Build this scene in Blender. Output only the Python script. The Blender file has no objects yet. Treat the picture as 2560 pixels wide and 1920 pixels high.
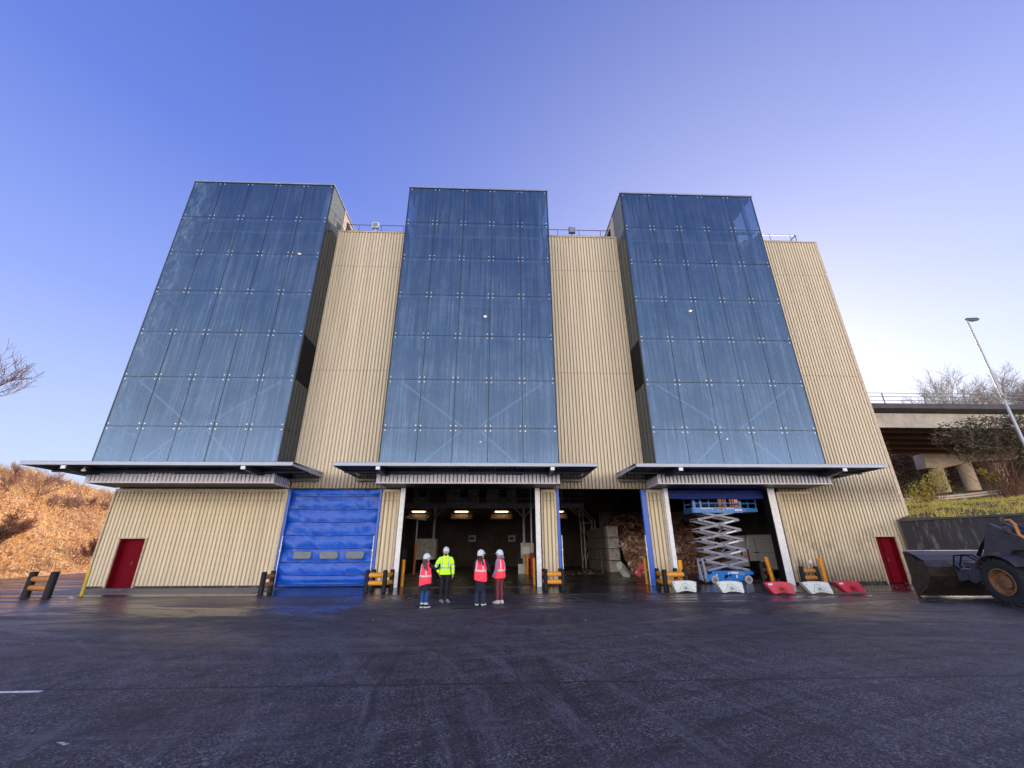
import bpy, bmesh, math, random
from mathutils import Vector, Matrix, noise
R = random.Random(7)
PI = math.pi
C = bpy.context.scene.collection

# ------------------------------------------------------------------ materials
def new_mat(name):
    m = bpy.data.materials.new(name); m.use_nodes = True
    nt = m.node_tree; nt.nodes.clear()
    out = nt.nodes.new('ShaderNodeOutputMaterial')
    return m, nt, out
def L(nt, a, b): nt.links.new(a, b)
def rgb(c): return (c[0], c[1], c[2], 1)
def coord(nt, scale=(1, 1, 1), obj=True, loc=(0, 0, 0)):
    g = nt.nodes.new('ShaderNodeNewGeometry') if not obj else nt.nodes.new('ShaderNodeTexCoord')
    mp = nt.nodes.new('ShaderNodeMapping'); mp.inputs['Scale'].default_value = scale
    mp.inputs['Location'].default_value = loc
    L(nt, g.outputs['Object'] if obj else g.outputs['Position'], mp.inputs['Vector'])
    return mp.outputs['Vector']
def noise_tex(nt, vec, scale, detail=4, rough=0.6, dist=0.0):
    n = nt.nodes.new('ShaderNodeTexNoise')
    n.inputs['Scale'].default_value = scale; n.inputs['Detail'].default_value = detail
    n.inputs['Roughness'].default_value = rough; n.inputs['Distortion'].default_value = dist
    L(nt, vec, n.inputs['Vector']); return n.outputs['Fac']
def ramp(nt, fac, stops):
    r = nt.nodes.new('ShaderNodeValToRGB'); L(nt, fac, r.inputs['Fac'])
    el = r.color_ramp.elements
    while len(el) < len(stops): el.new(0.5)
    for e, (p, c) in zip(el, stops):
        e.position = p; e.color = c if len(c) == 4 else (c[0], c[1], c[2], 1)
    return r.outputs['Color']
def g3(v): return (v, v, v, 1)
def mixc(nt, fac, a, b, mode='MIX'):
    m = nt.nodes.new('ShaderNodeMix'); m.data_type = 'RGBA'; m.blend_type = mode
    for sock, val in ((m.inputs[0], fac), (m.inputs[6], a), (m.inputs[7], b)):
        if hasattr(val, 'links'): L(nt, val, sock)
        else: sock.default_value = val if not isinstance(val, tuple) or len(val) == 4 else rgb(val)
    return m.outputs[2]
def mathn(nt, op, a, b=0.0, c=None, clamp=False):
    m = nt.nodes.new('ShaderNodeMath'); m.operation = op; m.use_clamp = clamp
    for i, v in enumerate((a, b) if c is None else (a, b, c)):
        if hasattr(v, 'links'): L(nt, v, m.inputs[i])
        else: m.inputs[i].default_value = v
    return m.outputs[0]
def bump(nt, h, strength=0.3, dist=0.02):
    b = nt.nodes.new('ShaderNodeBump'); b.inputs['Strength'].default_value = strength
    b.inputs['Distance'].default_value = dist; L(nt, h, b.inputs['Height']); return b.outputs['Normal']
def bsdf(nt, out, col, rough=0.5, metal=0.0, spec=0.5, normal=None, emis=None, es=0):
    p = nt.nodes.new('ShaderNodeBsdfPrincipled')
    for k, v in (('Base Color', col), ('Roughness', rough), ('Metallic', metal), ('Specular IOR Level', spec)):
        if hasattr(v, 'links'): L(nt, v, p.inputs[k])
        else: p.inputs[k].default_value = rgb(v) if isinstance(v, tuple) else v
    if normal is not None: L(nt, normal, p.inputs['Normal'])
    if emis: p.inputs['Emission Color'].default_value = rgb(emis); p.inputs['Emission Strength'].default_value = es
    L(nt, p.outputs[0], out.inputs[0]); return p
def simple(name, col, rough=0.5, metal=0.0, var=0.25, scale=3.0, dirt=None, bmp=0.15, spec=0.5, emis=None, es=0, stretch=(1, 1, 1), bscale=40):
    m, nt, out = new_mat(name)
    v = coord(nt, stretch)
    n1 = noise_tex(nt, v, scale, 5)
    f = ramp(nt, n1, [(0.3, g3(1 - var)), (0.7, g3(1 + var * 0.3))])
    c = mixc(nt, 1.0, rgb(col), f, 'MULTIPLY')
    if dirt:
        n2 = noise_tex(nt, v, scale * 2.3, 6, 0.7)
        d = ramp(nt, n2, [(0.52, g3(0)), (0.68, g3(dirt[1]))])
        c = mixc(nt, d, c, rgb(dirt[0]))
    rr = mathn(nt, 'MULTIPLY_ADD', n1, 0.25, rough - 0.12)
    nrm = bump(nt, noise_tex(nt, v, bscale, 3), bmp, 0.01) if bmp else None
    bsdf(nt, out, c, rr, metal, spec, nrm, emis, es)
    return m
def island_mat(name, cols, rough=0.75, trans=0.0):
    """colour varies leaf by leaf"""
    m, nt, out = new_mat(name)
    g = nt.nodes.new('ShaderNodeNewGeometry')
    v = coord(nt, obj=False)
    big = noise_tex(nt, v, 0.45, 3)
    f = mathn(nt, 'ADD', mathn(nt, 'MULTIPLY', g.outputs['Random Per Island'], 0.7), mathn(nt, 'MULTIPLY', ramp(nt, big, [(0.35, g3(0)), (0.65, g3(1))]), 0.5))
    f = mathn(nt, 'SUBTRACT', f, 0.1)
    c = ramp(nt, f, [(i / (len(cols) - 1), cols[i]) for i in range(len(cols))])
    p = bsdf(nt, out, c, rough, 0, 0.25)
    if trans:
        t = nt.nodes.new('ShaderNodeBsdfTranslucent'); L(nt, c, t.inputs[0])
        mx = nt.nodes.new('ShaderNodeMixShader'); mx.inputs[0].default_value = trans
        L(nt, p.outputs[0], mx.inputs[1]); L(nt, t.outputs[0], mx.inputs[2]); L(nt, mx.outputs[0], out.inputs[0])
    return m

M = {}
def make_materials():
    # cream profiled cladding: rain streaks, grime low down and under the canopies
    def clad(name, base, grime):
        m, nt, out = new_mat(name)
        p = coord(nt, (1, 1, 1), False)
        sx = nt.nodes.new('ShaderNodeSeparateXYZ'); L(nt, p, sx.inputs[0])
        vs = coord(nt, (5.3, 5.3, 0.16), False)
        streak = noise_tex(nt, vs, 1.0, 5, 0.65)
        big = noise_tex(nt, p, 0.35, 4)
        fine = noise_tex(nt, coord(nt, (60, 60, 9), False), 1.0, 4, 0.7)
        c = mixc(nt, ramp(nt, streak, [(0.3, g3(0)), (0.72, g3(1))]), rgb(base), rgb(tuple(b * 0.80 for b in base)))
        c = mixc(nt, ramp(nt, noise_tex(nt, coord(nt, (2.1, 2.1, 0.05), False), 1.0, 5, 0.8), [(0.46, g3(0)), (0.70, g3(0.45))]), c, rgb(tuple(b * 0.62 for b in base)))
        c = mixc(nt, ramp(nt, big, [(0.4, g3(0)), (0.75, g3(0.5))]), c, rgb((base[0] * 0.92, base[1] * 0.86, base[2] * 0.84)))
        lowz = mathn(nt, 'SUBTRACT', 1.0, mathn(nt, 'MULTIPLY', sx.outputs[2], 1 / 1.3), clamp=True)
        lowz = mathn(nt, 'MULTIPLY', lowz, mathn(nt, 'MULTIPLY', mathn(nt, 'MULTIPLY_ADD', sx.outputs[0], 0.06, 0.3, clamp=True), 1.1))
        # rusty grime between z 3.6 and 5.1
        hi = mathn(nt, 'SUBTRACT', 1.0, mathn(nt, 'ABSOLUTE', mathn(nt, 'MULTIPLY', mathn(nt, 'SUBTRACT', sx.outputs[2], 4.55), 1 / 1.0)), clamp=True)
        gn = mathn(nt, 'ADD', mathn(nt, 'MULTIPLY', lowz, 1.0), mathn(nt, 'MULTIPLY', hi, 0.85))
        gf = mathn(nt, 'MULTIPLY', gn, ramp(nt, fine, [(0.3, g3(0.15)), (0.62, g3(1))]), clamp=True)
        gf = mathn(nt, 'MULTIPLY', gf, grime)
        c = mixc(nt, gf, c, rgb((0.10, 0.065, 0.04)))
        # green algae stains low on the right-hand wall
        ag = noise_tex(nt, coord(nt, (1.6, 1.6, 0.9), False), 1.0, 6, 0.75)
        rx = mathn(nt, 'MULTIPLY', mathn(nt, 'MULTIPLY', mathn(nt, 'SUBTRACT', sx.outputs[0], 13.5), 0.6, clamp=True), mathn(nt, 'SUBTRACT', 1.0, mathn(nt, 'MULTIPLY', sx.outputs[2], 0.23), clamp=True))
        rf = mathn(nt, 'MULTIPLY', ramp(nt, ag, [(0.5, g3(0)), (0.66, g3(0.8))]), rx)
        c = mixc(nt, rf, c, rgb((0.09, 0.08, 0.045)))
        # sheet lap joints
        w = mathn(nt, 'ABSOLUTE', mathn(nt, 'SUBTRACT', mathn(nt, 'FRACT', mathn(nt, 'MULTIPLY', mathn(nt, 'SUBTRACT', sx.outputs[2], 7.6), 1 / 7.2)), 0.5))
        lap = mathn(nt, 'LESS_THAN', w, 0.0022)
        c = mixc(nt, mathn(nt, 'MULTIPLY', lap, 0.6), c, rgb((0.2, 0.16, 0.12)))
        bsdf(nt, out, c, 0.5, 0, 0.4, bump(nt, fine, 0.06, 0.005))
        return m
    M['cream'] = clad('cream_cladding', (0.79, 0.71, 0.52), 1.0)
    M['cream_valley'] = clad('cream_cladding_valley', (0.44, 0.355, 0.225), 1.0)  # darker cream on rib valleys: grime plus rib shade put into the colour
    M['grey_valley'] = clad('grey_cladding_valley', (0.22, 0.21, 0.27), 0.1)  # darker valleys make the grey ribs show, shade painted in the colour
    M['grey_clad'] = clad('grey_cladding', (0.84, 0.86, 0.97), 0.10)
    M['trim'] = simple('cream_trim', (0.62, 0.52, 0.38), 0.5, var=0.2, dirt=((0.2, 0.12, 0.07), 0.5))
    M['side'] = simple('side_cladding', (0.66, 0.52, 0.40), 0.55, var=0.2)
    # tower glass: tinted, dusty, partly see-through
    m, nt, out = new_mat('tower_glass')
    oi = nt.nodes.new('ShaderNodeObjectInfo')
    p = coord(nt, (1, 1, 1), False)
    st = noise_tex(nt, coord(nt, (11, 11, 0.30), False), 1.0, 5, 0.7)
    cloud = noise_tex(nt, p, 0.55, 6, 0.72, 0.4)
    dust = noise_tex(nt, coord(nt, (30, 30, 8), False), 1.0, 6, 0.8)
    dirt = mathn(nt, 'MULTIPLY', ramp(nt, st, [(0.36, g3(0.05)), (0.64, g3(1))]), ramp(nt, cloud, [(0.32, g3(0.30)), (0.66, g3(0.9))]))
    dirt = mathn(nt, 'MULTIPLY', dirt, ramp(nt, dust, [(0.3, g3(0.4)), (0.6, g3(1))]))
    sz = nt.nodes.new('ShaderNodeSeparateXYZ'); L(nt, p, sz.inputs[0])
    low = mathn(nt, 'MULTIPLY_ADD', sz.outputs[2], -0.05, 1.2, clamp=True)
    dirt = mathn(nt, 'MULTIPLY', dirt, mathn(nt, 'MULTIPLY_ADD', low, 0.65, 0.35))
    # left-most panes of the left tower are the dustiest
    lx = mathn(nt, 'MULTIPLY', mathn(nt, 'SUBTRACT', -17.1, sz.outputs[0]), 0.7, clamp=True)
    dl = mathn(nt, 'MULTIPLY', lx, ramp(nt, noise_tex(nt, coord(nt, (3, 3, 1.1), False), 1.6, 7, 0.8), [(0.40, g3(0)), (0.66, g3(0.6))]))
    dirt = mathn(nt, 'MAXIMUM', dirt, dl)
    tint = mathn(nt, 'MULTIPLY_ADD', oi.outputs['Random'], 0.25, 0.88)
    base = mixc(nt, 1.0, rgb((0.052, 0.112, 0.205)), tint, 'MULTIPLY')
    base = mixc(nt, mathn(nt, 'MULTIPLY', low, 0.55), base, rgb((0.19, 0.33, 0.49)))  # paler lower rows: reflection of the low sky painted into the base colour
    base = mixc(nt, dirt, base, rgb((0.36, 0.49, 0.64)))
    df = nt.nodes.new('ShaderNodeBsdfDiffuse'); L(nt, base, df.inputs[0])
    gl = nt.nodes.new('ShaderNodeBsdfGlossy'); gl.inputs[0].default_value = (0.33, 0.52, 0.92, 1); gl.inputs['Roughness'].default_value = 0.03
    tr = nt.nodes.new('ShaderNodeBsdfTransparent'); tr.inputs[0].default_value = (0.50, 0.66, 0.90, 1)
    fr = nt.nodes.new('ShaderNodeFresnel'); fr.inputs[0].default_value = 1.9
    a = nt.nodes.new('ShaderNodeMixShader'); L(nt, mathn(nt, 'MULTIPLY_ADD', dirt, 0.6, 0.34, clamp=True), a.inputs[0])
    L(nt, tr.outputs[0], a.inputs[1]); L(nt, df.outputs[0], a.inputs[2])
    b = nt.nodes.new('ShaderNodeMixShader'); L(nt, mathn(nt, 'MULTIPLY', fr.outputs[0], mathn(nt, 'MULTIPLY_ADD', dirt, -0.9, 1.15), clamp=True), b.inputs[0])
    L(nt, a.outputs[0], b.inputs[1]); L(nt, gl.outputs[0], b.inputs[2]); L(nt, b.outputs[0], out.inputs[0])
    M['glass'] = m
    m, nt, out = new_mat('side_glass')
    gl = nt.nodes.new('ShaderNodeBsdfGlossy'); gl.inputs[0].default_value = (0.75, 0.82, 0.85, 1); gl.inputs['Roughness'].default_value = 0.02
    tr = nt.nodes.new('ShaderNodeBsdfTransparent'); tr.inputs[0].default_value = (0.34, 0.42, 0.46, 1)
    df = nt.nodes.new('ShaderNodeBsdfDiffuse'); df.inputs[0].default_value = (0.11, 0.13, 0.135, 1)
    fr = nt.nodes.new('ShaderNodeFresnel'); fr.inputs[0].default_value = 1.33
    a = nt.nodes.new('ShaderNodeMixShader'); a.inputs[0].default_value = 0.45
    L(nt, tr.outputs[0], a.inputs[1]); L(nt, df.outputs[0], a.inputs[2])
    b = nt.nodes.new('ShaderNodeMixShader'); L(nt, fr.outputs[0], b.inputs[0])
    L(nt, a.outputs[0], b.inputs[1]); L(nt, gl.outputs[0], b.inputs[2]); L(nt, b.outputs[0], out.inputs[0])
    M['sideglass'] = m
    m, nt, out = new_mat('clear_head_glass')
    tr = nt.nodes.new('ShaderNodeBsdfTransparent'); tr.inputs[0].default_value = (0.72, 0.78, 0.82, 1)
    df = nt.nodes.new('ShaderNodeBsdfDiffuse'); df.inputs[0].default_value = (0.6, 0.66, 0.68, 1)
    a = nt.nodes.new('ShaderNodeMixShader'); a.inputs[0].default_value = 0.25
    L(nt, tr.outputs[0], a.inputs[1]); L(nt, df.outputs[0], a.inputs[2]); L(nt, a.outputs[0], out.inputs[0]); M['headglass'] = m
    M['black'] = simple('black_rubber', (0.008, 0.009, 0.011), 0.7, var=0.3, spec=0.15)
    M['joint'] = simple('dark_joint', (0.012, 0.016, 0.03), 0.5, var=0.1, bmp=0)
    M['bolt'] = simple('polished_fitting', (0.70, 0.80, 0.80), 0.3, 0.3, var=0.05, bmp=0)
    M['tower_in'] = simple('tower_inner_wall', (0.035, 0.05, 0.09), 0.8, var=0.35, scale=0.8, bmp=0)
    M['white_steel'] = simple('white_steel', (0.84, 0.88, 0.93), 0.4, var=0.15, dirt=((0.3, 0.25, 0.22), 0.4))
    M['dirty_pane'] = simple('grimy_side_pane', (0.13, 0.20, 0.32), 0.4, var=0.5, scale=1.5, bmp=0)
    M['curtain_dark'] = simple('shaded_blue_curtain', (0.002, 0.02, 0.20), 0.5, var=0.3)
    M['brace_white'] = simple('white_brace_paint', (0.90, 0.92, 0.95), 0.5, var=0.05, bmp=0)
    M['tower_frame'] = simple('pale_frame_steel', (0.36, 0.40, 0.47), 0.6, var=0.15)
    M['galv'] = simple('galvanised_steel', (0.34, 0.39, 0.48), 0.4, 0.35, var=0.22, scale=2, dirt=((0.33, 0.33, 0.38), 0.5), stretch=(1, 1, 4))
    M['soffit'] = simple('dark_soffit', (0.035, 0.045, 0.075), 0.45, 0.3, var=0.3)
    M['gutter'] = simple('gutter_steel', (0.22, 0.22, 0.25), 0.45, 0.4, var=0.3)
    M['red_door'] = simple('red_door_paint', (0.18, 0.0015, 0.012), 0.75, var=0.2, spec=0.15)
    # blue tarpaulin curtain door with creases
    m, nt, out = new_mat('blue_curtain')
    v = coord(nt, (1, 1, 1), False)
    dirtn = noise_tex(nt, coord(nt, (1.4, 1, 5), False), 1.0, 6, 0.75)
    c = mixc(nt, ramp(nt, dirtn, [(0.54, g3(0)), (0.72, g3(0.6))]), rgb((0.002, 0.085, 0.60)), rgb((0.04, 0.07, 0.18)))
    c = mixc(nt, ramp(nt, noise_tex(nt, v, 2.2, 4), [(0.35, g3(0)), (0.7, g3(0.6))]), c, rgb((0.006, 0.15, 0.74)))
    cr = nt.nodes.new('ShaderNodeTexVoronoi'); cr.feature = 'DISTANCE_TO_EDGE'; cr.inputs['Scale'].default_value = 1.0
    L(nt, coord(nt, (1.6, 1, 2.4), False), cr.inputs['Vector'])
    h = mathn(nt, 'ADD', mathn(nt, 'MULTIPLY', cr.outputs['Distance'], 0.5), noise_tex(nt, coord(nt, (3.5, 1, 1.2), False), 1.0, 3, 0.5, 1.5))
    bsdf(nt, out, c, 0.34, 0, 0.4, bump(nt, h, 0.28, 0.08))
    M['blue_curtain'] = m
    M['blue_rail'] = simple('blue_guide_rail', (0.01, 0.12, 0.62), 0.35, var=0.2)
    M['dull_window'] = simple('scratched_plastic_window', (0.16, 0.20, 0.24), 0.35, var=0.4, scale=9)
    M['yellow'] = simple('yellow_bollard_paint', (0.80, 0.33, 0.012), 0.42, var=0.25, dirt=((0.12, 0.08, 0.04), 0.7), scale=5)
    M['yellow_rail'] = simple('yellow_rail_plastic', (0.85, 0.36, 0.03), 0.4, var=0.2, dirt=((0.22, 0.1, 0.04), 0.6), scale=6)
    M['worn_rail'] = simple('worn_orange_rail', (0.62, 0.25, 0.05), 0.5, var=0.35, dirt=((0.25, 0.13, 0.08), 0.7), scale=6)
    M['pale_yellow'] = simple('faded_yellow_paint', (0.62, 0.46, 0.04), 0.5, var=0.3)
    M['post_black'] = simple('black_barrier_plastic', (0.009, 0.010, 0.014), 0.5, var=0.3, scale=8, spec=0.25)
    M['bar_white'] = simple('white_barrier_plastic', (0.70, 0.78, 0.78), 0.42, var=0.12, dirt=((0.35, 0.36, 0.34), 0.5), scale=6)
    M['bar_red'] = simple('red_barrier_plastic', (0.66, 0.055, 0.10), 0.45, var=0.25, dirt=((0.3, 0.05, 0.06), 0.5), scale=6)
    M['dark_red'] = simple('deep_red_plastic', (0.35, 0.012, 0.02), 0.5, var=0.25)
    M['lift_blue'] = simple('lift_blue_paint', (0.01, 0.20, 0.72), 0.32, var=0.15, dirt=((0.05, 0.08, 0.12), 0.4), scale=5)
    M['lift_grey'] = simple('lift_grey_paint', (0.25, 0.28, 0.39), 0.36, var=0.15, dirt=((0.2, 0.2, 0.22), 0.5), scale=5)
    M['sticker'] = simple('white_sticker', (0.75, 0.8, 0.85), 0.4, var=0.2, scale=30, bmp=0)
    M['gold'] = simple('gold_lettering', (0.6, 0.42, 0.12), 0.4, var=0.3, scale=40, bmp=0)
    M['tyre_grey'] = simple('grey_solid_tyre', (0.50, 0.50, 0.54), 0.6, var=0.2)
    M['van_white'] = simple('van_white_paint', (0.62, 0.63, 0.70), 0.3, var=0.1, dirt=((0.3, 0.3, 0.32), 0.3))
    M['tail_red'] = simple('tail_lamp_red', (0.5, 0.01, 0.02), 0.2, var=0.1, bmp=0)
    M['tyre'] = simple('black_tyre_rubber', (0.016, 0.018, 0.026), 0.75, var=0.45, scale=7, dirt=((0.05, 0.05, 0.055), 0.6))
    M['rim'] = simple('rusty_yellow_rim', (0.22, 0.12, 0.06), 0.6, var=0.4, scale=7, dirt=((0.08, 0.05, 0.04), 0.8))
    M['bucket'] = simple('worn_bucket_steel', (0.085, 0.07, 0.06), 0.45, 0.5, var=0.5, scale=2.5, dirt=((0.16, 0.10, 0.06), 0.6))
    M['bucket_in'] = simple('bucket_polished_inside', (0.42, 0.42, 0.50), 0.35, 0.6, var=0.4, scale=3)
    M['loader_dark'] = simple('loader_dark_paint', (0.075, 0.080, 0.105), 0.45, 0.1, var=0.4, scale=4, dirt=((0.12, 0.09, 0.07), 0.6))
    M['loader_orange'] = simple('loader_orange_paint', (0.66, 0.27, 0.07), 0.4, var=0.2, dirt=((0.2, 0.1, 0.05), 0.4))
    M['chrome'] = simple('hydraulic_chrome', (0.6, 0.6, 0.62), 0.2, 0.9, var=0.05, bmp=0)
    M['clear'] = simple('lamp_lens', (0.35, 0.37, 0.4), 0.15, 0.3, var=0.1, bmp=0)
    M['cab_glass'] = simple('cab_glass', (0.02, 0.03, 0.04), 0.08, 0.0, var=0.1, bmp=0, spec=0.8)
    M['concrete'] = simple('concrete', (0.30, 0.27, 0.23), 0.85, var=0.35, scale=1.4, dirt=((0.14, 0.12, 0.10), 0.6), bmp=0.4)
    M['warm_concrete'] = simple('warm_concrete', (0.66, 0.54, 0.42), 0.85, var=0.3, scale=1.0, dirt=((0.25, 0.18, 0.12), 0.5), bmp=0.3)
    M['light_concrete'] = simple('light_concrete', (0.52, 0.48, 0.42), 0.85, var=0.3, scale=0.8, dirt=((0.30, 0.28, 0.24), 0.6), bmp=0.3)
    M['block_face'] = simple('block_face', (0.66, 0.63, 0.60), 0.85, var=0.3, scale=1.2, dirt=((0.07, 0.065, 0.06), 0.85), bmp=0.4)
    M['block_side'] = simple('block_side', (0.34, 0.30, 0.27), 0.85, var=0.4, scale=1.4, bmp=0.4)
    M['dark_concrete'] = simple('dark_concrete', (0.050, 0.050, 0.058), 0.8, var=0.6, scale=1.3, dirt=((0.24, 0.25, 0.29), 0.8), bmp=0.4, stretch=(1, 1, 0.22))
    M['parapet'] = simple('weathered_parapet', (0.10, 0.095, 0.10), 0.85, var=0.4, scale=1.2)
    M['girder'] = simple('rust_brown_girder', (0.34, 0.16, 0.10), 0.7, var=0.3)
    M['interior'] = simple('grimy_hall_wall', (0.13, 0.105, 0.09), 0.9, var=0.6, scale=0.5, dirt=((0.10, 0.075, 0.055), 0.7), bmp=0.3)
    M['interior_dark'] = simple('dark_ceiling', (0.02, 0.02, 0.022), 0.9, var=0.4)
    M['gantry'] = simple('gantry_steel', (0.62, 0.63, 0.70), 0.5, 0.3, var=0.3)
    M['unit'] = simple('dusty_grey_unit', (0.66, 0.62, 0.60), 0.7, var=0.4, scale=2, dirt=((0.1, 0.09, 0.08), 0.7))
    M['hopper'] = simple('rusty_hopper', (0.30, 0.18, 0.12), 0.7, var=0.4, scale=3)
    M['tube_lit'] = simple('lit_tube', (1, 0.9, 0.7), 0.5, var=0, bmp=0, emis=(1.0, 0.74, 0.45), es=15)
    M['bulb_lit'] = simple('lit_bulb', (1, 0.9, 0.7), 0.5, var=0, bmp=0, emis=(1.0, 0.56, 0.22), es=4.0)
    m, nt, out = new_mat('translucent_panel')
    t = nt.nodes.new('ShaderNodeBsdfTranslucent'); t.inputs[0].default_value = (0.95, 0.62, 0.36, 1)
    L(nt, t.outputs[0], out.inputs[0]); M['transl'] = m
    # asphalt yard: aggregate, wet patches, tyre sweeps, one long crack
    m, nt, out = new_mat('asphalt')
    p = coord(nt, (1, 1, 1), False)
    sx = nt.nodes.new('ShaderNodeSeparateXYZ'); L(nt, p, sx.inputs[0])
    agg = nt.nodes.new('ShaderNodeTexVoronoi'); agg.inputs['Scale'].default_value = 62; L(nt, p, agg.inputs['Vector'])
    fine = noise_tex(nt, p, 130, 4, 0.7)
    big = noise_tex(nt, p, 0.22, 6, 0.62, 0.6)
    sweep = noise_tex(nt, coord(nt, (0.16, 0.9, 1), False, (3, 1, 0)), 1.0, 6, 0.65, 1.2)
    mid = noise_tex(nt, p, 2.2, 6, 0.7)
    c = mixc(nt, ramp(nt, agg.outputs['Color'], [(0.35, g3(0)), (0.62, g3(0.35)), (0.80, g3(1))]), rgb((0.011, 0.0105, 0.014)), rgb((0.36, 0.33, 0.36)))
    c = mixc(nt, ramp(nt, noise_tex(nt, p, 28, 4, 0.8), [(0.40, g3(0.75)), (0.60, g3(0))]), c, rgb((0.016, 0.014, 0.020)))
    c = mixc(nt, ramp(nt, big, [(0.44, g3(0)), (0.58, g3(0.6))]), c, rgb((0.022, 0.019, 0.022)))
    c = mixc(nt, ramp(nt, sweep, [(0.50, g3(0)), (0.66, g3(0.28))]), c, rgb((0.13, 0.105, 0.13)))
    c = mixc(nt, ramp(nt, mid, [(0.38, g3(0.45)), (0.56, g3(0))]), c, rgb((0.014, 0.012, 0.016)))
    for (cx_, cy_, k_, col_, am_) in ((9.0, -6.0, 3.4, (0.010, 0.009, 0.013), 0.75), (-14.0, 2.0, 2.9, (0.16, 0.145, 0.17), 0.42), (22.0, 9.0, 3.8, (0.010, 0.009, 0.013), 0.65), (-3.0, 26.0, 3.0, (0.15, 0.14, 0.17), 0.36)):
        vs_ = nt.nodes.new('ShaderNodeVectorMath'); vs_.operation = 'SUBTRACT'; L(nt, p, vs_.inputs[0]); vs_.inputs[1].default_value = (cx_, cy_, 0)
        ln_ = nt.nodes.new('ShaderNodeVectorMath'); ln_.operation = 'LENGTH'; L(nt, vs_.outputs[0], ln_.inputs[0])
        cb_ = nt.nodes.new('ShaderNodeCombineXYZ'); L(nt, mathn(nt, 'ADD', mathn(nt, 'MULTIPLY', ln_.outputs['Value'], k_), mathn(nt, 'MULTIPLY', noise_tex(nt, p, 0.35, 2), 1.6)), cb_.inputs[0]); L(nt, mathn(nt, 'MULTIPLY', noise_tex(nt, p, 0.12, 2), 6.0), cb_.inputs[1])
        arc = noise_tex(nt, cb_.outputs[0], 1.0, 5, 0.75)
        c = mixc(nt, mathn(nt, 'MULTIPLY', ramp(nt, arc, [(0.52, g3(0)), (0.64, g3(1))]), am_), c, rgb(col_))
    spk = mathn(nt, 'GREATER_THAN', noise_tex(nt, p, 42, 2, 0.5), 0.71)
    c = mixc(nt, mathn(nt, 'MULTIPLY', spk, 0.5), c, rgb((0.26, 0.25, 0.28)))
    wob = noise_tex(nt, coord(nt, (1.3, 0, 0), False), 1.0, 6, 0.7)
    cy = mathn(nt, 'ABSOLUTE', mathn(nt, 'SUBTRACT', mathn(nt, 'SUBTRACT', sx.outputs[1], 6.40), mathn(nt, 'MULTIPLY', wob, 0.22)))
    ck = mathn(nt, 'LESS_THAN', cy, mathn(nt, 'MULTIPLY', noise_tex(nt, p, 2.5, 3), 0.065))
    c = mixc(nt, mathn(nt, 'MULTIPLY', ck, 0.75), c, rgb((0.008, 0.007, 0.01)))
    wet = mathn(nt, 'MULTIPLY', ramp(nt, noise_tex(nt, coord(nt, (0.10, 0.30, 1), False, (1.7, 4, 0)), 1.0, 6, 0.72, 1.6), [(0.46, g3(0)), (0.56, g3(1))]), 1.0)
    near = mathn(nt, 'MULTIPLY', mathn(nt, 'SUBTRACT', sx.outputs[1], 6.0), 0.10, clamp=True)
    wet = mathn(nt, 'MULTIPLY', wet, near)
    nd = mathn(nt, 'MULTIPLY', mathn(nt, 'SUBTRACT', sx.outputs[1], 13.0), 0.25, clamp=True)
    wet = mathn(nt, 'MAXIMUM', wet, mathn(nt, 'MULTIPLY', nd, mathn(nt, 'MULTIPLY_ADD', big, 1.6, -0.35, clamp=True)))
    sidew = mathn(nt, 'MULTIPLY', mathn(nt, 'SUBTRACT', mathn(nt, 'ABSOLUTE', mathn(nt, 'SUBTRACT', sx.outputs[0], 1.0)), 7.0), 0.12, clamp=True)
    wet = mathn(nt, 'MAXIMUM', wet, mathn(nt, 'MULTIPLY', mathn(nt, 'MULTIPLY', sidew, near), ramp(nt, sweep, [(0.40, g3(0)), (0.56, g3(1))])))
    rr = mathn(nt, 'MULTIPLY_ADD', wet, -0.46, 0.60)
    rr = mathn(nt, 'ADD', rr, mathn(nt, 'MULTIPLY_ADD', fine, 0.16, -0.08))
    h = mathn(nt, 'ADD', mathn(nt, 'MULTIPLY', agg.outputs['Distance'], 1.0), mathn(nt, 'MULTIPLY', fine, 0.6))
    b = nt.nodes.new('ShaderNodeBump'); b.inputs['Distance'].default_value = 0.014
    L(nt, mathn(nt, 'MULTIPLY_ADD', wet, -0.35, 0.55), b.inputs['Strength']); L(nt, h, b.inputs['Height'])
    bsdf(nt, out, c, rr, 0, 0.5, b.outputs[0]); M['asphalt'] = m
    def wetfloor(name, c0, c1, r0, r1):
        m, nt, out = new_mat(name)
        p = coord(nt, (1, 1, 1), False)
        a = noise_tex(nt, coord(nt, (0.5, 1.1, 1), False), 1.0, 6, 0.65, 0.8)
        f = noise_tex(nt, p, 30, 5, 0.7)
        c = mixc(nt, ramp(nt, a, [(0.35, g3(0)), (0.7, g3(1))]), rgb(c0), rgb(c1))
        c = mixc(nt, ramp(nt, f, [(0.4, g3(0.4)), (0.6, g3(0))]), c, rgb(tuple(x * 0.5 for x in c0)))
        r = mathn(nt, 'MULTIPLY_ADD', a, r1 - r0, r0)
        bsdf(nt, out, c, r, 0, 0.5, bump(nt, mathn(nt, 'ADD', f, mathn(nt, 'MULTIPLY', a, 2)), 0.12, 0.01)); return m
    M['apron'] = wetfloor('wet_apron', (0.020, 0.020, 0.028), (0.05, 0.05, 0.062), 0.05, 0.38)
    M['floor'] = wetfloor('wet_hall_floor', (0.022, 0.020, 0.022), (0.06, 0.052, 0.05), 0.08, 0.5)
    M['slab'] = wetfloor('pale_concrete_slab', (0.13, 0.135, 0.15), (0.24, 0.24, 0.26), 0.35, 0.7)
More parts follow.
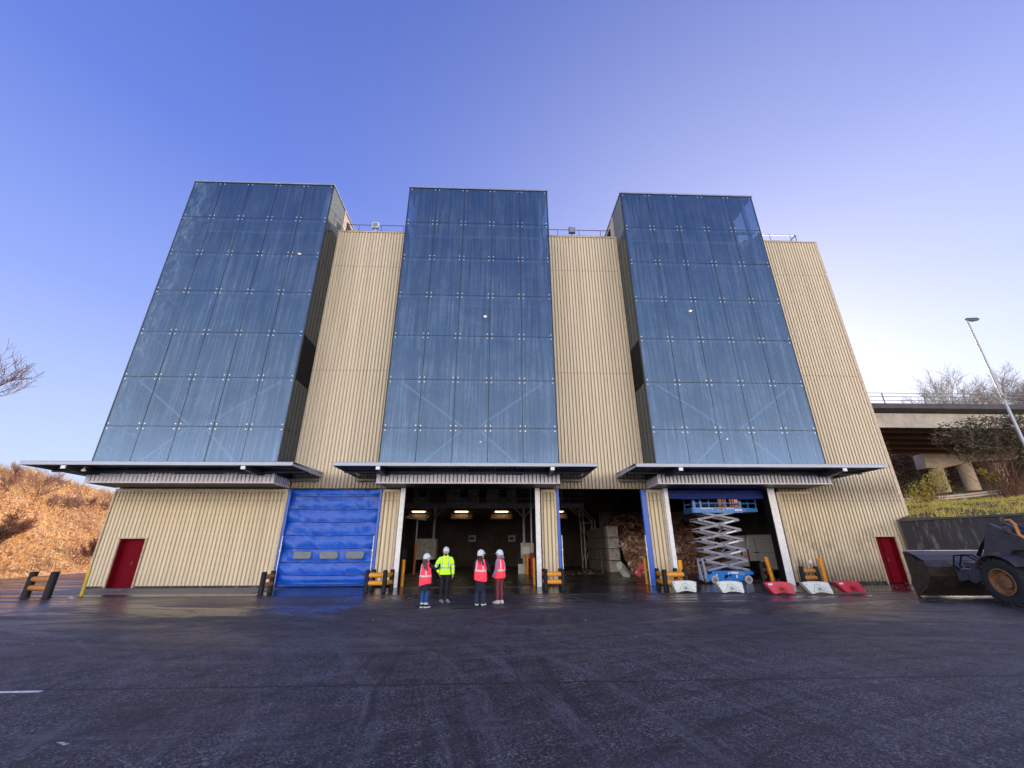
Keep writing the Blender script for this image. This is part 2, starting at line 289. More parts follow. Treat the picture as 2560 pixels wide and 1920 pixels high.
    M['linewhite'] = simple('worn_white_line', (0.85, 0.85, 0.9), 0.6, var=0.4, scale=14, dirt=((0.1, 0.1, 0.12), 0.8))
    M['lineyellow'] = simple('worn_yellow_line', (0.30, 0.26, 0.04), 0.5, var=0.4, scale=5, dirt=((0.03, 0.03, 0.03), 0.95))
    M['drain'] = simple('drain_channel', (0.008, 0.008, 0.01), 0.5, var=0.3)
    M['bank_soil'] = simple('bracken_bank', (0.85, 0.50, 0.24), 0.95, var=0.6, scale=1.5, dirt=((0.10, 0.05, 0.02), 0.9), bmp=0.8)
    M['grass_soil'] = simple('rough_grass_ground', (0.13, 0.11, 0.035), 0.95, var=0.6, scale=1.0, dirt=((0.09, 0.06, 0.03), 0.8), bmp=0.6)
    M['bracken'] = island_mat('bracken_leaves', [(0.34, 0.17, 0.07), (0.84, 0.48, 0.20), (1.0, 0.72, 0.36), (1.0, 0.86, 0.52), (0.86, 0.82, 0.28)], 0.85, 0.5)
    M['twig'] = simple('brown_twigs', (0.17, 0.09, 0.06), 0.85, var=0.3, bmp=0)
    M['twig_red'] = simple('reddish_twigs', (0.30, 0.13, 0.09), 0.85, var=0.3, bmp=0)
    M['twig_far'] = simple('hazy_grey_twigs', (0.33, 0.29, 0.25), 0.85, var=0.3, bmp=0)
    M['twig_pale'] = simple('pale_reddish_twigs', (0.42, 0.25, 0.19), 0.85, var=0.3, bmp=0)
    M['bark'] = simple('bark', (0.13, 0.10, 0.085), 0.9, var=0.4, scale=6)
    M['leaf_dark'] = island_mat('dark_olive_leaves', [(0.03, 0.028, 0.018), (0.075, 0.070, 0.040), (0.13, 0.115, 0.07), (0.21, 0.17, 0.12)], 0.6, 0.1)
    M['leaf_yellow'] = island_mat('yellow_green_leaves', [(0.10, 0.10, 0.02), (0.34, 0.32, 0.06), (0.60, 0.55, 0.10), (0.45, 0.28, 0.12)], 0.6, 0.3)
    M['leaf_brown'] = island_mat('brown_thicket_leaves', [(0.04, 0.025, 0.018), (0.10, 0.055, 0.035), (0.17, 0.09, 0.05), (0.10, 0.08, 0.03)], 0.8, 0.1)
    M['grass'] = island_mat('rough_grass', [(0.20, 0.19, 0.04), (0.52, 0.48, 0.10), (0.80, 0.66, 0.18), (0.70, 0.42, 0.15)], 0.75, 0.3)
    M['waste'] = island_mat('mixed_waste', [(0.04, 0.025, 0.02), (0.20, 0.10, 0.07), (0.62, 0.34, 0.22), (0.34, 0.20, 0.15), (1.0, 0.92, 0.86)], 0.8)
    M['rust'] = simple('rusty_white_steel', (0.78, 0.68, 0.62), 0.6, 0.2, var=0.4, dirt=((0.2, 0.08, 0.04), 0.8), scale=5)
    M['orange_door'] = simple('orange_paint', (0.5, 0.16, 0.05), 0.5, var=0.2)
    # people
    def cloth(n, c, r=0.85, e=None): M[n] = simple(n, c, r, var=0.25, scale=9, bmp=0.35, bscale=25, emis=e, es=0.42 if e else 0)  # e adds a glow to the fluorescent cloth so it reads brighter
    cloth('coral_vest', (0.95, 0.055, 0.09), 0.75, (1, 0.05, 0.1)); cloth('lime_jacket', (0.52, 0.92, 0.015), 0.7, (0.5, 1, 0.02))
    cloth('reflective', (0.85, 0.70, 0.74), 0.5); cloth('grey_tape', (0.50, 0.60, 0.60), 0.45)
    cloth('navy_coat', (0.010, 0.012, 0.035)); cloth('black_trousers', (0.010, 0.011, 0.022)); cloth('blue_jeans', (0.015, 0.075, 0.26))
    cloth('dark_jeans', (0.016, 0.028, 0.07)); cloth('maroon_leggings', (0.19, 0.045, 0.065)); cloth('mauve_jacket', (0.30, 0.25, 0.38))
    cloth('shoe_white', (0.72, 0.76, 0.76)); cloth('shoe_black', (0.01, 0.01, 0.013)); cloth('shoe_grey', (0.24, 0.26, 0.33))
    M['skin'] = simple('skin', (0.62, 0.36, 0.27), 0.5, var=0.1, scale=20, bmp=0)
    M['hair_dark'] = simple('dark_hair', (0.03, 0.010, 0.012), 0.5, var=0.4, scale=20, stretch=(3, 3, 0.4))
    M['hair_brown'] = simple('brown_hair', (0.10, 0.055, 0.04), 0.5, var=0.4, scale=20, stretch=(3, 3, 0.4))
    M['helmet'] = simple('white_helmet', (0.62, 0.74, 0.76), 0.3, var=0.05, bmp=0)
    M['glove'] = simple('black_glove', (0.012, 0.012, 0.014), 0.7, var=0.2)
    M['litter'] = island_mat('litter_scraps', [(0.5, 0.5, 0.55), (0.62, 0.62, 0.64), (0.35, 0.34, 0.34), (0.55, 0.50, 0.42)], 0.7)
    M['redtape'] = M['dark_red']
make_materials()

# ------------------------------------------------------------------ mesh builder
class MB:
    def __init__(s): s.v = []; s.f = []; s.m = []
    def add(s, vs, fs, mi=0):
        o = len(s.v); s.v += [tuple(q) for q in vs]
        for q in fs: s.f.append(tuple(i + o for i in q)); s.m.append(mi)
    def box(s, x0, x1, y0, y1, z0, z1, mi=0):
        vs = [(x, y, z) for z in (z0, z1) for y in (y0, y1) for x in (x0, x1)]
        s.add(vs, [(0, 2, 3, 1), (4, 5, 7, 6), (0, 1, 5, 4), (2, 6, 7, 3), (0, 4, 6, 2), (1, 3, 7, 5)], mi); return s
    def bar(s, a, b, w, h, mi=0, up=(0, 0, 1)):
        a = Vector(a); b = Vector(b); d = (b - a).normalized(); up = Vector(up)
        if abs(d.dot(up)) > 0.99: up = Vector((0, 1, 0))
        r = d.cross(up).normalized() * w / 2; u = r.cross(d).normalized() * h / 2
        vs = [p + sx * r + su * u for p in (a, b) for su in (-1, 1) for sx in (-1, 1)]
        s.add(vs, [(0, 1, 3, 2), (4, 6, 7, 5), (0, 4, 5, 1), (2, 3, 7, 6), (0, 2, 6, 4), (1, 5, 7, 3)], mi); return s
    def tube(s, pts, rad, n=8, mi=0, caps=True, squash=1.0):
        pts = [Vector(p) for p in pts]
        if not hasattr(rad, '__len__'): rad = [rad] * len(pts)
        vs = []; fs = []; prev = None
        for i, p in enumerate(pts):
            d = (pts[min(i + 1, len(pts) - 1)] - pts[max(i - 1, 0)]).normalized()
            if prev is None:
                up = Vector((0, 1, 0)) if abs(d.y) < 0.9 else Vector((1, 0, 0))
                a = d.cross(up).normalized()
            else: a = (prev - d * prev.dot(d)).normalized()
            prev = a; b = d.cross(a)
            for k in range(n):
                t = 2 * PI * k / n
                vs.append(p + a * math.cos(t) * rad[i] + b * math.sin(t) * rad[i] * squash)
        for i in range(len(pts) - 1):
            for k in range(n):
                fs.append((i * n + k, i * n + (k + 1) % n, (i + 1) * n + (k + 1) % n, (i + 1) * n + k))
        if caps: fs += [tuple(range(n - 1, -1, -1)), tuple(range((len(pts) - 1) * n, len(pts) * n))]
        s.add(vs, fs, mi); return s
    def cyl(s, a, b, r, n=16, mi=0, r2=None): return s.tube([a, b], [r, r if r2 is None else r2], n, mi)
    def prism(s, poly, axis, a, b, mi=0):
        """poly of 2d points extruded along axis from a to b; axis x: (y,z) y: (x,z) z: (x,y)"""
        f = {'x': lambda p, t: (t, p[0], p[1]), 'y': lambda p, t: (p[0], t, p[1]), 'z': lambda p, t: (p[0], p[1], t)}[axis]
        n = len(poly); vs = [f(p, a) for p in poly] + [f(p, b) for p in poly]
        fs = [tuple(range(n)), tuple(range(2 * n - 1, n - 1, -1))] + [(i, i + n, (i + 1) % n + n, (i + 1) % n) for i in range(n)]
        s.add(vs, fs, mi); return s
    def loft(s, rings, n=20, mi=0, caps=True, pw=2.0):
        """rings: (cx,cy,z,rx,ry)"""
        vs = []; fs = []
        for cx, cy, z, rx, ry in rings:
            for k in range(n):
                t = 2 * PI * k / n; c, q = math.cos(t), math.sin(t)
                vs.append((cx + rx * math.copysign(abs(c) ** (2 / pw), c), cy + ry * math.copysign(abs(q) ** (2 / pw), q), z))
        for i in range(len(rings) - 1):
            for k in range(n): fs.append((i * n + k, i * n + (k + 1) % n, (i + 1) * n + (k + 1) % n, (i + 1) * n + k))
        if caps: fs += [tuple(range(n - 1, -1, -1)), tuple(range((len(rings) - 1) * n, len(rings) * n))]
        s.add(vs, fs, mi); return s
    def ell(s, c, r, n=12, m=8, mi=0, rot=None, z0=-1.0):
        vs = []; fs = []
        for i in range(m + 1):
            ph = -PI / 2 + PI * i / m
            if math.sin(ph) < z0: ph = math.asin(z0)
            for k in range(n):
                t = 2 * PI * k / n
                q = Vector((r[0] * math.cos(ph) * math.cos(t), r[1] * math.cos(ph) * math.sin(t), r[2] * math.sin(ph)))
                if rot is not None: q = rot @ q
                vs.append(Vector(c) + q)
        for i in range(m):
            for k in range(n): fs.append((i * n + k, i * n + (k + 1) % n, (i + 1) * n + (k + 1) % n, (i + 1) * n + k))
        s.add(vs, fs, mi); return s
    def xf(s, mat, start=0):
        for i in range(start, len(s.v)): s.v[i] = tuple(mat @ Vector(s.v[i]))
        return s
    def build(s, name, mats, parent=None, smooth=None, bevel=0.0, world=True, fix=True):
        me = bpy.data.meshes.new(name)
        off = Vector((0, 0, 0))
        if parent is not None and world:
            q = parent
            while q is not None: off += q.location; q = q.parent
        vs = [(a - off.x, b - off.y, c - off.z) for a, b, c in s.v] if off.length else s.v
        org = Vector((0, 0, 0))
        me.from_pydata(vs, [], s.f)
        if not isinstance(mats, (list, tuple)): mats = [mats]
        for m in mats: me.materials.append(M[m] if isinstance(m, str) else m)
        if len(mats) > 1: me.polygons.foreach_set('material_index', s.m)
        if fix and len(s.f) < 60000:
            bm = bmesh.new(); bm.from_mesh(me); bmesh.ops.recalc_face_normals(bm, faces=bm.faces); bm.to_mesh(me); bm.free()
        if smooth is not None:
            me.polygons.foreach_set('use_smooth', [True] * len(me.polygons))
            me.set_sharp_from_angle(angle=math.radians(smooth))
        me.update()
        o = bpy.data.objects.new(name, me); C.objects.link(o)
        if parent is not None: o.parent = parent
        if bevel:
            b = o.modifiers.new('bevel', 'BEVEL'); b.width = bevel; b.segments = 2; b.limit_method = 'ANGLE'; b.angle_limit = math.radians(40)
        return o
def recenter(o):
    """move the origin of a lone mesh to its base centre"""
    me = o.data
    xs = [v.co.x for v in me.vertices]; ys = [v.co.y for v in me.vertices]; zs = [v.co.z for v in me.vertices]
    c = Vector(((min(xs) + max(xs)) / 2, (min(ys) + max(ys)) / 2, min(zs)))
    me.transform(Matrix.Translation(-c)); o.location = c; return o
def tag(o, label=None, cat=None, group=None, kind=None):
    if label: o['label'] = label
    if cat: o['category'] = cat
    if group: o['group'] = group
    if kind: o['kind'] = kind
    return o
def thing(name, loc, label, cat, group=None, rz=0.0):
    o = bpy.data.objects.new(name, None); C.objects.link(o); o.location = loc; o.rotation_euler = (0, 0, rz)
    o.empty_display_size = 0.2
    return tag(o, label, cat, group)
def copy_tree(o, parent=None):
    c = o.copy(); C.objects.link(c); c.parent = parent
    for ch in list(o.children): copy_tree(ch, c)
    return c
def dup(o, loc, rz, label, **kw):
    c = copy_tree(o); c.location = loc; c.rotation_euler = (0, 0, rz); tag(c, label, **kw); return c
def struct(name, mb, mat, label=None, smooth=None):
    o = mb.build(name, mat, smooth=smooth); o['kind'] = 'structure'
    if label: o['label'] = label; o['category'] = name.replace('_', ' ')
    return o

# ------------------------------------------------------------------ ground
struct('ground', MB().box(-700, 700, -300, 900, -0.3, 0.0), 'asphalt', 'dark worn asphalt yard stretching in front of the building')
struct('pavement', MB().box(-18.9, 21.4, 18.42, 22.1, 0.001, 0.008), 'apron', 'smooth wet dark concrete apron along the front of the building')
struct('drain', MB().box(-19.5, 20.5, 18.30, 18.40, 0.001, 0.006), 'drain', 'thin dark drainage channel along the edge of the apron')
mb = MB()
mb.prism([(-19.3, 19.6), (-9.9, 19.4), (-9.7, 22.1), (-19.3, 22.1)], 'z', 0.011, 0.03)
struct('concrete_slab', mb, 'slab', 'pale grey concrete strip before the cream wall on the left')
struct('floor', MB().box(-18.85, 21.6, 22.12, 49.95, 0.001, 0.010), 'floor', 'wet littered concrete floor inside the hall')
mb = MB()
for a, b, y in ((-4.4, -2.1, 21.62), (-1.9, -0.2, 21.7), (0.5, 1.7, 21.62)): mb.box(a, b, y, y + 0.09, 0.0085, 0.0125)
struct('yellow_line', mb, 'lineyellow', 'worn yellow floor line across the open doorway')
struct('white_line', MB().box(-11.5, -5.62, 6.42, 6.48, 0.001, 0.005), 'linewhite', 'short white painted line on the asphalt at the left edge')

# left bank
def hill_z(x, y):
    xb = -32.3 - (y - 31.3) * 0.23
    d = xb - x
    t = max(0.0, min(1.0, d / 11.5)); z = 8.6 * (t * t * (3 - 2 * t) * 0.45 + t * 0.55)
    if d > 0: z += (noise.noise(Vector((x * 0.25, y * 0.25, 0))) * 0.8 + noise.noise(Vector((x, y, 3))) * 0.25) * min(1, d / 3)
    if d > 11.5: z += (d - 11.5) * 0.05
    return z if d > -0.3 else -0.4
mb = MB(); nx, ny = 70, 90
xs = [-24 - 1.0 * i for i in range(nx)]; ys = [10 + 1.4 * j for j in range(ny)]
mb.add([(x, y, hill_z(x, y)) for y in ys for x in xs], [(j * nx + i, j * nx + i + 1, (j + 1) * nx + i + 1, (j + 1) * nx + i) for j in range(ny - 1) for i in range(nx - 1)])
struct('hill', mb, 'bank_soil', 'steep bank of sunlit orange bracken left of the building', 60)
# right embankment
WALL = [(20.98, 21.98), (22.75, 17.6), (26.5, 9.0), (32.0, -4.0)]
def wall_x(y):
    if y >= 22.1: return 21.64
    if y >= 21.98: return 20.98
    for (x0, y0), (x1, y1) in zip(WALL, WALL[1:]):
        if y1 <= y <= y0: return x0 + (x1 - x0) * (y0 - y) / (y0 - y1)
    return 32.0
def bank_z(x, y):
    s = lambda a, b, v: (lambda t: t * t * (3 - 2 * t))(max(0, min(1, (v - a) / (b - a))))
    d = x - wall_x(min(y, 22))
    z = 2.75 + 1.45 * s(0, 9, d * 0.5 + (y - 18) * 0.75) + 0.075 * max(0, x - 29) + s(33, 45, y) * 1.6 + s(53, 66, y) * 8.5 * s(14, 34, x)
    z -= 0.35 * s(29.2, 31, y) * (1 - s(33, 36, y))
    return z + noise.noise(Vector((x * 0.4, y * 0.4, 7))) * 0.22 + noise.noise(Vector((x * 1.4, y * 1.4, 2))) * 0.06
mb = MB(); nx, ny = 90, 90
ys = sorted([-4 + 1.25 * j for j in range(ny - 2)] + [21.99, 22.12])
grid = []
for y in ys:
    x0 = wall_x(y) + 0.02 if y < 50.6 else (21.75 - (y - 50.6) * 2)
    for i in range(nx):
        x = x0 + (i / (nx - 1)) ** 1.7 * 130
        grid.append((x, y, bank_z(x, y)))
mb.add(grid, [(j * nx + i, j * nx + i + 1, (j + 1) * nx + i + 1, (j + 1) * nx + i) for j in range(ny - 1) for i in range(nx - 1)])
sk_ = len(mb.v); mb.v += [(grid[j * nx][0], grid[j * nx][1], 0.0) for j in range(ny)]
for j in range(ny - 1): mb.f.append((sk_ + j, sk_ + j + 1, (j + 1) * nx, j * nx)); mb.m.append(0)
struct('embankment', mb, 'grass_soil', 'sunlit rough grass embankment behind the dark retaining wall', 60)

# ------------------------------------------------------------------ the building
YW, YG = 22.2, 20.5
ZR = 21.1
B = thing('industrial_building', (1.35, 22.2, 0), 'tall cream corrugated industrial hall with three blue glass towers on its front', 'building')
def corr(mb, x0, x1, z0, z1, y=YW, pitch=0.19, dep=0.05, mi=0, axis='x', sgn=1):
    """trapezoid ribs running up; crest faces -y (or -x/+x when axis is y)"""
    n = max(1, round((x1 - x0) / pitch)); p = (x1 - x0) / n
    prof = []
    for i in range(n):
        a = x0 + i * p
        prof += [(a, dep), (a + p * 0.14, dep), (a + p * 0.27, 0), (a + p * 0.88, 0)]
    prof.append((x1, dep))
    vs = []
    for z in (z0, z1):
        for u, d in prof: vs.append((u, y + d, z) if axis == 'x' else (y + sgn * d, u, z))
    k = len(prof)
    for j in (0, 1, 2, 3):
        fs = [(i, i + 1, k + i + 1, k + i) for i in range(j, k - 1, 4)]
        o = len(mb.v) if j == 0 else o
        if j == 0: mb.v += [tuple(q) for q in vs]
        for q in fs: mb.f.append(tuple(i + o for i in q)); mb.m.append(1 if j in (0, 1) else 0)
    return mb
T = [(-19.15, -10.53), (-5.70, 3.10), (7.95, 16.67)]
# upper and lower front walls
def wall(x0, x1, z0, z1, y=YW, mat='cream', name='wall', label=None, pitch=0.19):
    mb = corr(MB(), x0, x1, z0, z1, y, pitch)
    mb.box(x0, x1, y + 0.06, y + 0.14, z0, z1)   # inner leaf
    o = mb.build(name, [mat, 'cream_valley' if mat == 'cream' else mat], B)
    if label: o['label'] = label
    return o
wall(-10.50, -5.73, 4.60, ZR, label='corrugated cream wall between left and middle glass tower')
wall(3.13, 7.92, 4.60, ZR, label='corrugated cream wall between middle and right glass tower')
wall(16.70, 21.58, 0.12, ZR, label='corrugated cream wall right of the right glass tower')
wall(15.02, 16.70, 0.12, 5.1)
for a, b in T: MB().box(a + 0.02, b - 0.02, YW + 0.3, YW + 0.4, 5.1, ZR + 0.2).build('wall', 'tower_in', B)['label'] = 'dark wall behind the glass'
# left ground floor wall around the door (door opening -18.08..-16.87, z 0..2.2)
wall(-19.0, -18.14, 0.12, 4.42); wall(-18.14, -16.81, 2.26, 4.42); wall(-16.81, -10.66, 0.12, 4.42)
# piers
wall(-5.66, -5.02, 0.12, 4.42); wall(2.42, 3.02, 0.12, 4.42); wall(7.98, 8.62, 0.12, 4.42)
# right door opening 19.5..20.62: darker reveal panel in front of the wall is cut out by rebuilding the wall in three
for o in list(B.children):
    if o.get('label') == 'corrugated cream wall right of the right glass tower': bpy.data.objects.remove(o)
wall(16.70, 21.58, 2.22, ZR, label='corrugated cream wall right of the right glass tower')
wall(16.70, 19.48, 0.12, 2.22); wall(20.68, 21.58, 0.12, 2.22)
# trims
mb = MB()
for x0, x1, z0, z1 in ((-19.06, -10.55, 4.42, 4.56), (-5.76, -4.92, 4.42, 4.56), (2.36, 3.1, 4.42, 4.56), (7.9, 8.7, 4.42, 4.56), (15.0, 16.7, 4.36, 4.45)):
    mb.box(x0, x1, YW - 0.03, YW + 0.1, z0, z1)
for x0, x1, z0, z1 in ((-19.08, -19.0, 0.1, 4.42), (-10.66, -10.53, 0.1, 4.42), (-5.78, -5.66, 0.1, 4.42), (-5.02, -4.90, 0.1, 4.42), (2.34, 2.42, 0.1, 4.42), (3.02, 3.13, 0.1, 4.42), (7.88, 7.98, 0.1, 4.42), (8.62, 8.7, 0.1, 4.42),
                       (21.58, 21.76, 0.1, ZR), (-10.5, -10.42, 5.3, ZR), (7.8, 7.92, 5.3, ZR), (14.86, 15.02, 0.1, 4.45)):
    mb.box(x0, x1, YW - 0.035, YW + 0.12, z0, z1)
for x0, x1 in ((-18.14, -16.81), (19.48, 20.68)):
    mb.box(x0, x0 + 0.06, YW - 0.05, YW + 0.02, 0.0, 2.20); mb.box(x1 - 0.06, x1, YW - 0.05, YW + 0.3, 0.0, 2.20); mb.box(x0 - 0.06, x1 + 0.06, YW - 0.06, YW + 0.3, 2.20, 2.27)
for a, b in ((-10.50, -5.73), (3.13, 7.92), (16.7, 21.76)): mb.box(a, b, YW - 0.04, YW + 0.3, ZR, ZR + 0.1)
for q in range(0, len(mb.v), 8):
    one = MB(); one.v = mb.v[q:q + 8]; one.f = mb.f[:6]; one.m = mb.m[:6]; one.build('trim', 'trim', B)
MB().box(-19.0, -18.2, YW + 0.05, YW + 0.25, 0, 0.118).box(-16.75, -10.6, YW + 0.05, YW + 0.25, 0, 0.118).box(15.0, 19.42, YW + 0.05, YW + 0.25, 0, 0.118).box(20.7, 21.6, YW + 0.05, YW + 0.25, 0, 0.118).build('plinth', 'dark_concrete', B)
# red doors
for i, (x0, x1) in enumerate(((-18.08, -16.87), (19.54, 20.62))):
    xq = x0 + (x1 - x0) * 0.5
    mb = MB().box(x0, xq - 0.004, YW + 0.34, YW + 0.39, 0.03, 2.19).box(xq + 0.004, x1, YW + 0.30, YW + 0.35, 0.03, 2.19).box(x0 + 0.002, x0 + 0.03, YW + 0.02, YW + 0.34, 0.03, 2.19).box(x1 - 0.03, x1 - 0.002, YW + 0.02, YW + 0.30, 0.03, 2.19)
    d = mb.build('door', 'red_door', B, bevel=0.006)
    d['label'] = 'deep red double door near the left end of the wall' if i == 0 else 'deep red double door at the right end of the wall'
    MB().cyl((xq + 0.07, YW + 0.26, 1.02), (xq + 0.07, YW + 0.26, 1.18), 0.01, 8).box(xq + 0.055, xq + 0.085, YW + 0.27, YW + 0.30, 1.03, 1.17).build('handle', 'gutter', d)
    if i == 0: MB().box(x0 - 0.3, x1 + 0.3, YW - 0.9, YW - 0.05, 0.031, 0.055).build('threshold', 'slab', B, bevel=0.01)
# canopy soffit boxes = foot of each tower
for (a, b) in T:
    bx = MB(); corr(bx, a, b, 4.66, 5.32, YG, 0.19)
    corr(bx, YG + 0.02, YW, 4.66, 5.32, a, 0.19, axis='y', sgn=1); corr(bx, YG + 0.02, YW, 4.66, 5.32, b, 0.19, axis='y', sgn=-1)
    bx.box(a + 0.06, b - 0.06, YG + 0.06, YW + 0.2, 5.2, 5.3)
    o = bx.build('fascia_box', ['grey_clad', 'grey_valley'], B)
    MB().box(a - 0.02, b + 0.02, YG - 0.03, YG + 0.10, 4.60, 4.66).box(a - 0.02, a + 0.1, YG + 0.1, YW, 4.60, 4.66).box(b - 0.1, b + 0.02, YG + 0.1, YW, 4.60, 4.66).box(a - 0.012, a + 0.1, YG - 0.012, YG + 0.1, 4.66, 5.33).box(b - 0.1, b + 0.012, YG - 0.012, YG + 0.1, 4.66, 5.33).build('edge_trim', 'grey_clad', o)
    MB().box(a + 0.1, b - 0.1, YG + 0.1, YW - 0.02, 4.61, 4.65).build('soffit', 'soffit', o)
# canopies
for i, (a, b) in enumerate(((-20.58, -8.98), (-7.25, 4.62), (6.38, 18.22))):
    mb = MB(); mb.prism([(18.8, 5.13), (18.8, 5.27), (18.86, 5.30), (22.15, 5.42), (22.15, 5.36), (18.9, 5.22), (18.9, 5.13)], 'x', a, b)
    mb.box(a, a + 0.05, 18.9, 22.15, 5.13, 5.30); mb.box(b - 0.05, b, 18.9, 22.15, 5.13, 5.30)
    cn = mb.build('canopy', 'galv', B)
    cn['label'] = 'thin grey canopy slab over the ' + ('left wall', 'middle doorway', 'right doorway')[i]
    # underside tray with ribs, purlin and gutter
    mb = MB(); corr(mb, a + 0.06, b - 0.06, 0, 1, 0, 0.2)
    vs = []; 
    for (x, y, z) in mb.v: vs.append((x, 18.92 + z * 3.2, 5.21 + y * 0.6 + z * 0.1))
    mb.v = vs
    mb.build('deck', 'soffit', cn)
    mb = MB().box(a + 0.06, b - 0.06, 20.2, 20.3, 5.05, 5.19)
    mb.build('purlin', 'soffit', cn)
    ta, tb = T[i]
    for g0, g1 in ((a + 0.1, ta - 0.02), (tb + 0.02, b - 0.1)):
        if g1 < -18.9 or g0 > 21.6: g0, g1 = g0, g1
        MB().box(g0, g1, 21.9, 22.1, 4.93, 5.05).build('gutter', 'gutter', cn, bevel=0.02)
    for bxx in ((ta + 0.47, tb - 0.55)):
        MB().prism([(18.83, 4.97), (18.83, 5.12), (20.5, 5.17), (20.5, 4.98), (20.0, 4.88)], 'x', bxx - 0.08, bxx + 0.08).build('bracket', 'soffit', cn)
        MB().box(bxx - 0.09, bxx + 0.09, 18.775, 18.825, 4.955, 5.095).build('end_plate', 'white_steel', cn)
# floodlight under the left canopy end
MB().ell((-18.25, 19.3, 4.97), (0.09, 0.09, 0.06)).cyl((-18.25, 19.3, 5.0), (-18.25, 19.3, 5.13), 0.015, 8).build('soffit_lamp', 'white_steel', B, smooth=40)

# glass towers
ROWS = [5.0, 7.35, 9.98, 12.60, 15.23, 17.85, 20.50, 23.28]
def bolts(mb, x0, x1, z0, z1, y, last_bottom):
    for bx_, bz in ((x0, z0), (x1, z0), (x0, z1), (x1, z1)):
        sx = 1 if bx_ == x0 else -1; sz = 1 if bz == z0 else -1
        if bz == z0 and last_bottom: continue
        px_, pz_ = bx_ + sx * 0.11, bz + sz * 0.115
        mb.cyl((px_, y + 0.001, pz_), (px_, y - 0.022, pz_), 0.031, 10, 1)
rr = random.Random(3)
for ti, (a, b) in enumerate(T):
    # steel frame seen through the glass
    fr = MB()
    for z in ROWS[1:-1]:
        fr.box(a + 0.25, b - 0.25, YG + 0.22, YG + 0.34, z - 0.09, z + 0.07)
    xm = (a + b) / 2
    for x in (a + 0.42, b - 0.42): fr.box(x - 0.1, x + 0.1, YG + 0.36, YG + 0.52, 5.0, 23.1)
    fr.box(xm - 0.045, xm + 0.045, YG + 0.36, YG + 0.46, 5.0, 9.85)
    z0, z1, z2 = 4.75, 7.35, 9.85; braces = []
    for (p, q) in (((a + 0.7, z2), (xm - 0.4, z1 + 0.1)), ((b - 0.7, z2), (xm + 0.4, z1 + 0.1)), ((a + 1.5, z0 + 0.3), (xm - 0.5, z1 - 0.12)), ((b - 1.5, z0 + 0.3), (xm + 0.5, z1 - 0.12))):
        braces.append((p, q))
    fr.box(xm - 0.6, xm + 0.6, YG + 0.24, YG + 0.30, z1 - 0.2, z1 - 0.13)
    # floor slabs inside
    for z in (9.95, 15.2, 20.3): fr.box(a + 0.6, b - 0.6, YG + 0.9, YW + 0.2, z - 0.15, z)
    tw = fr.build('glass_tower', 'tower_frame', B)
    tw['label'] = 'blue glazed tower bay, ' + ('left', 'middle', 'right')[ti] + ' of the three'
    for p, q in braces: MB().bar((p[0], YG + 0.12, p[1]), (q[0], YG + 0.12, q[1]), 0.06, 0.10).build('brace', 'brace_white', tw)
    W = (b - a) / 5
    for r in range(7):
        for k in range(5):
            x0, x1 = a + k * W + 0.018, a + (k + 1) * W - 0.018
            zz0, zz1 = ROWS[r] + 0.016, ROWS[r + 1] - 0.016
            mb = MB(); t = rr.uniform(-0.009, 0.009); u = rr.uniform(-0.007, 0.007)
            mb.add([(x0, YG + t, zz0), (x1, YG + u, zz0), (x1, YG + u - t, zz1), (x0, YG, zz1)], [(0, 1, 2, 3)], 0)
            bolts(mb, x0, x1, zz0, zz1, YG, r == 0)
            mb.build('glass_pane', ['glass', 'bolt'], tw, fix=False)
    # dark joints behind the pane gaps
    jm = MB()
    for k in range(6): jm.box(a + k * W - 0.026, a + k * W + 0.026, YG + 0.012, YG + 0.03, 5.0, 23.28)
    for z in ROWS[1:-1]: jm.box(a, b, YG + 0.0125, YG + 0.031, z - 0.024, z + 0.024)
    jm.build('joint_seal', 'joint', tw)
    # side panes
    for sx, xs_ in ((-1, a), (1, b)):
        for r in range(7):
            zz0, zz1 = ROWS[r] + 0.01, ROWS[r + 1] - 0.01
            yb = (YW - 0.01 if ti or sx > 0 else YW + 0.45) if r < 6 else 22.55
            mt = 'black' if r == 2 and (ti, sx) != (0, -1) else ('dirty_pane' if (ti, sx) == (0, -1) else 'sideglass')  # black pane stands in for the dark of an open panel
            if r == 6 and (ti, sx) != (0, -1): mt = 'headglass'
            mb = MB(); mb.box(xs_ - 0.006, xs_ + 0.006, YG + 0.03, yb, zz0, zz1)
            mb.build('side_pane', mt, tw, fix=False)
        MB().box(xs_ - 0.035, xs_ + 0.035, YG - 0.004, YG + 0.045, 5.0, 23.28).build('corner_seal', 'joint', tw)
    # head of the tower above the hall roof
    MB().box(a - 0.06, b + 0.06, YG - 0.06, 26.4, 23.28, 23.38).build('coping', 'galv', tw)
    for sx, xs_ in ((-1, a), (1, b)):
        mb = MB(); mb.box(xs_ - 0.06, xs_ + 0.06, 22.6, 22.72, ZR, 23.27)
        corr(mb, 22.72, 26.3, ZR, 23.27, xs_, 0.2, axis='y', sgn=-sx)
        mb.build('head_wall', 'side', tw)
        MB().box(xs_ - 0.05, xs_ + 0.05, 23.3, 24.3, ZR + 0.5, 22.9).build('louvre', 'black', tw)
    MB().box(a + 0.1, b - 0.1, 26.2, 26.3, ZR, 23.27).build('back_wall', 'side', tw)
    lx, lz = ((-12.0, 18.29), (-0.71, 14.17), (11.44, 14.78))[ti]
    MB().ell((lx, 21.0, lz), (0.10, 0.08, 0.06)).build('tower_lamp', 'bulb_lit', tw, smooth=60)
    MB().bar((lx - 1.0, 21.55, lz - 0.45), (lx, 21.55, lz + 0.1), 0.04, 0.04).build('lamp_arm', 'gutter', tw)
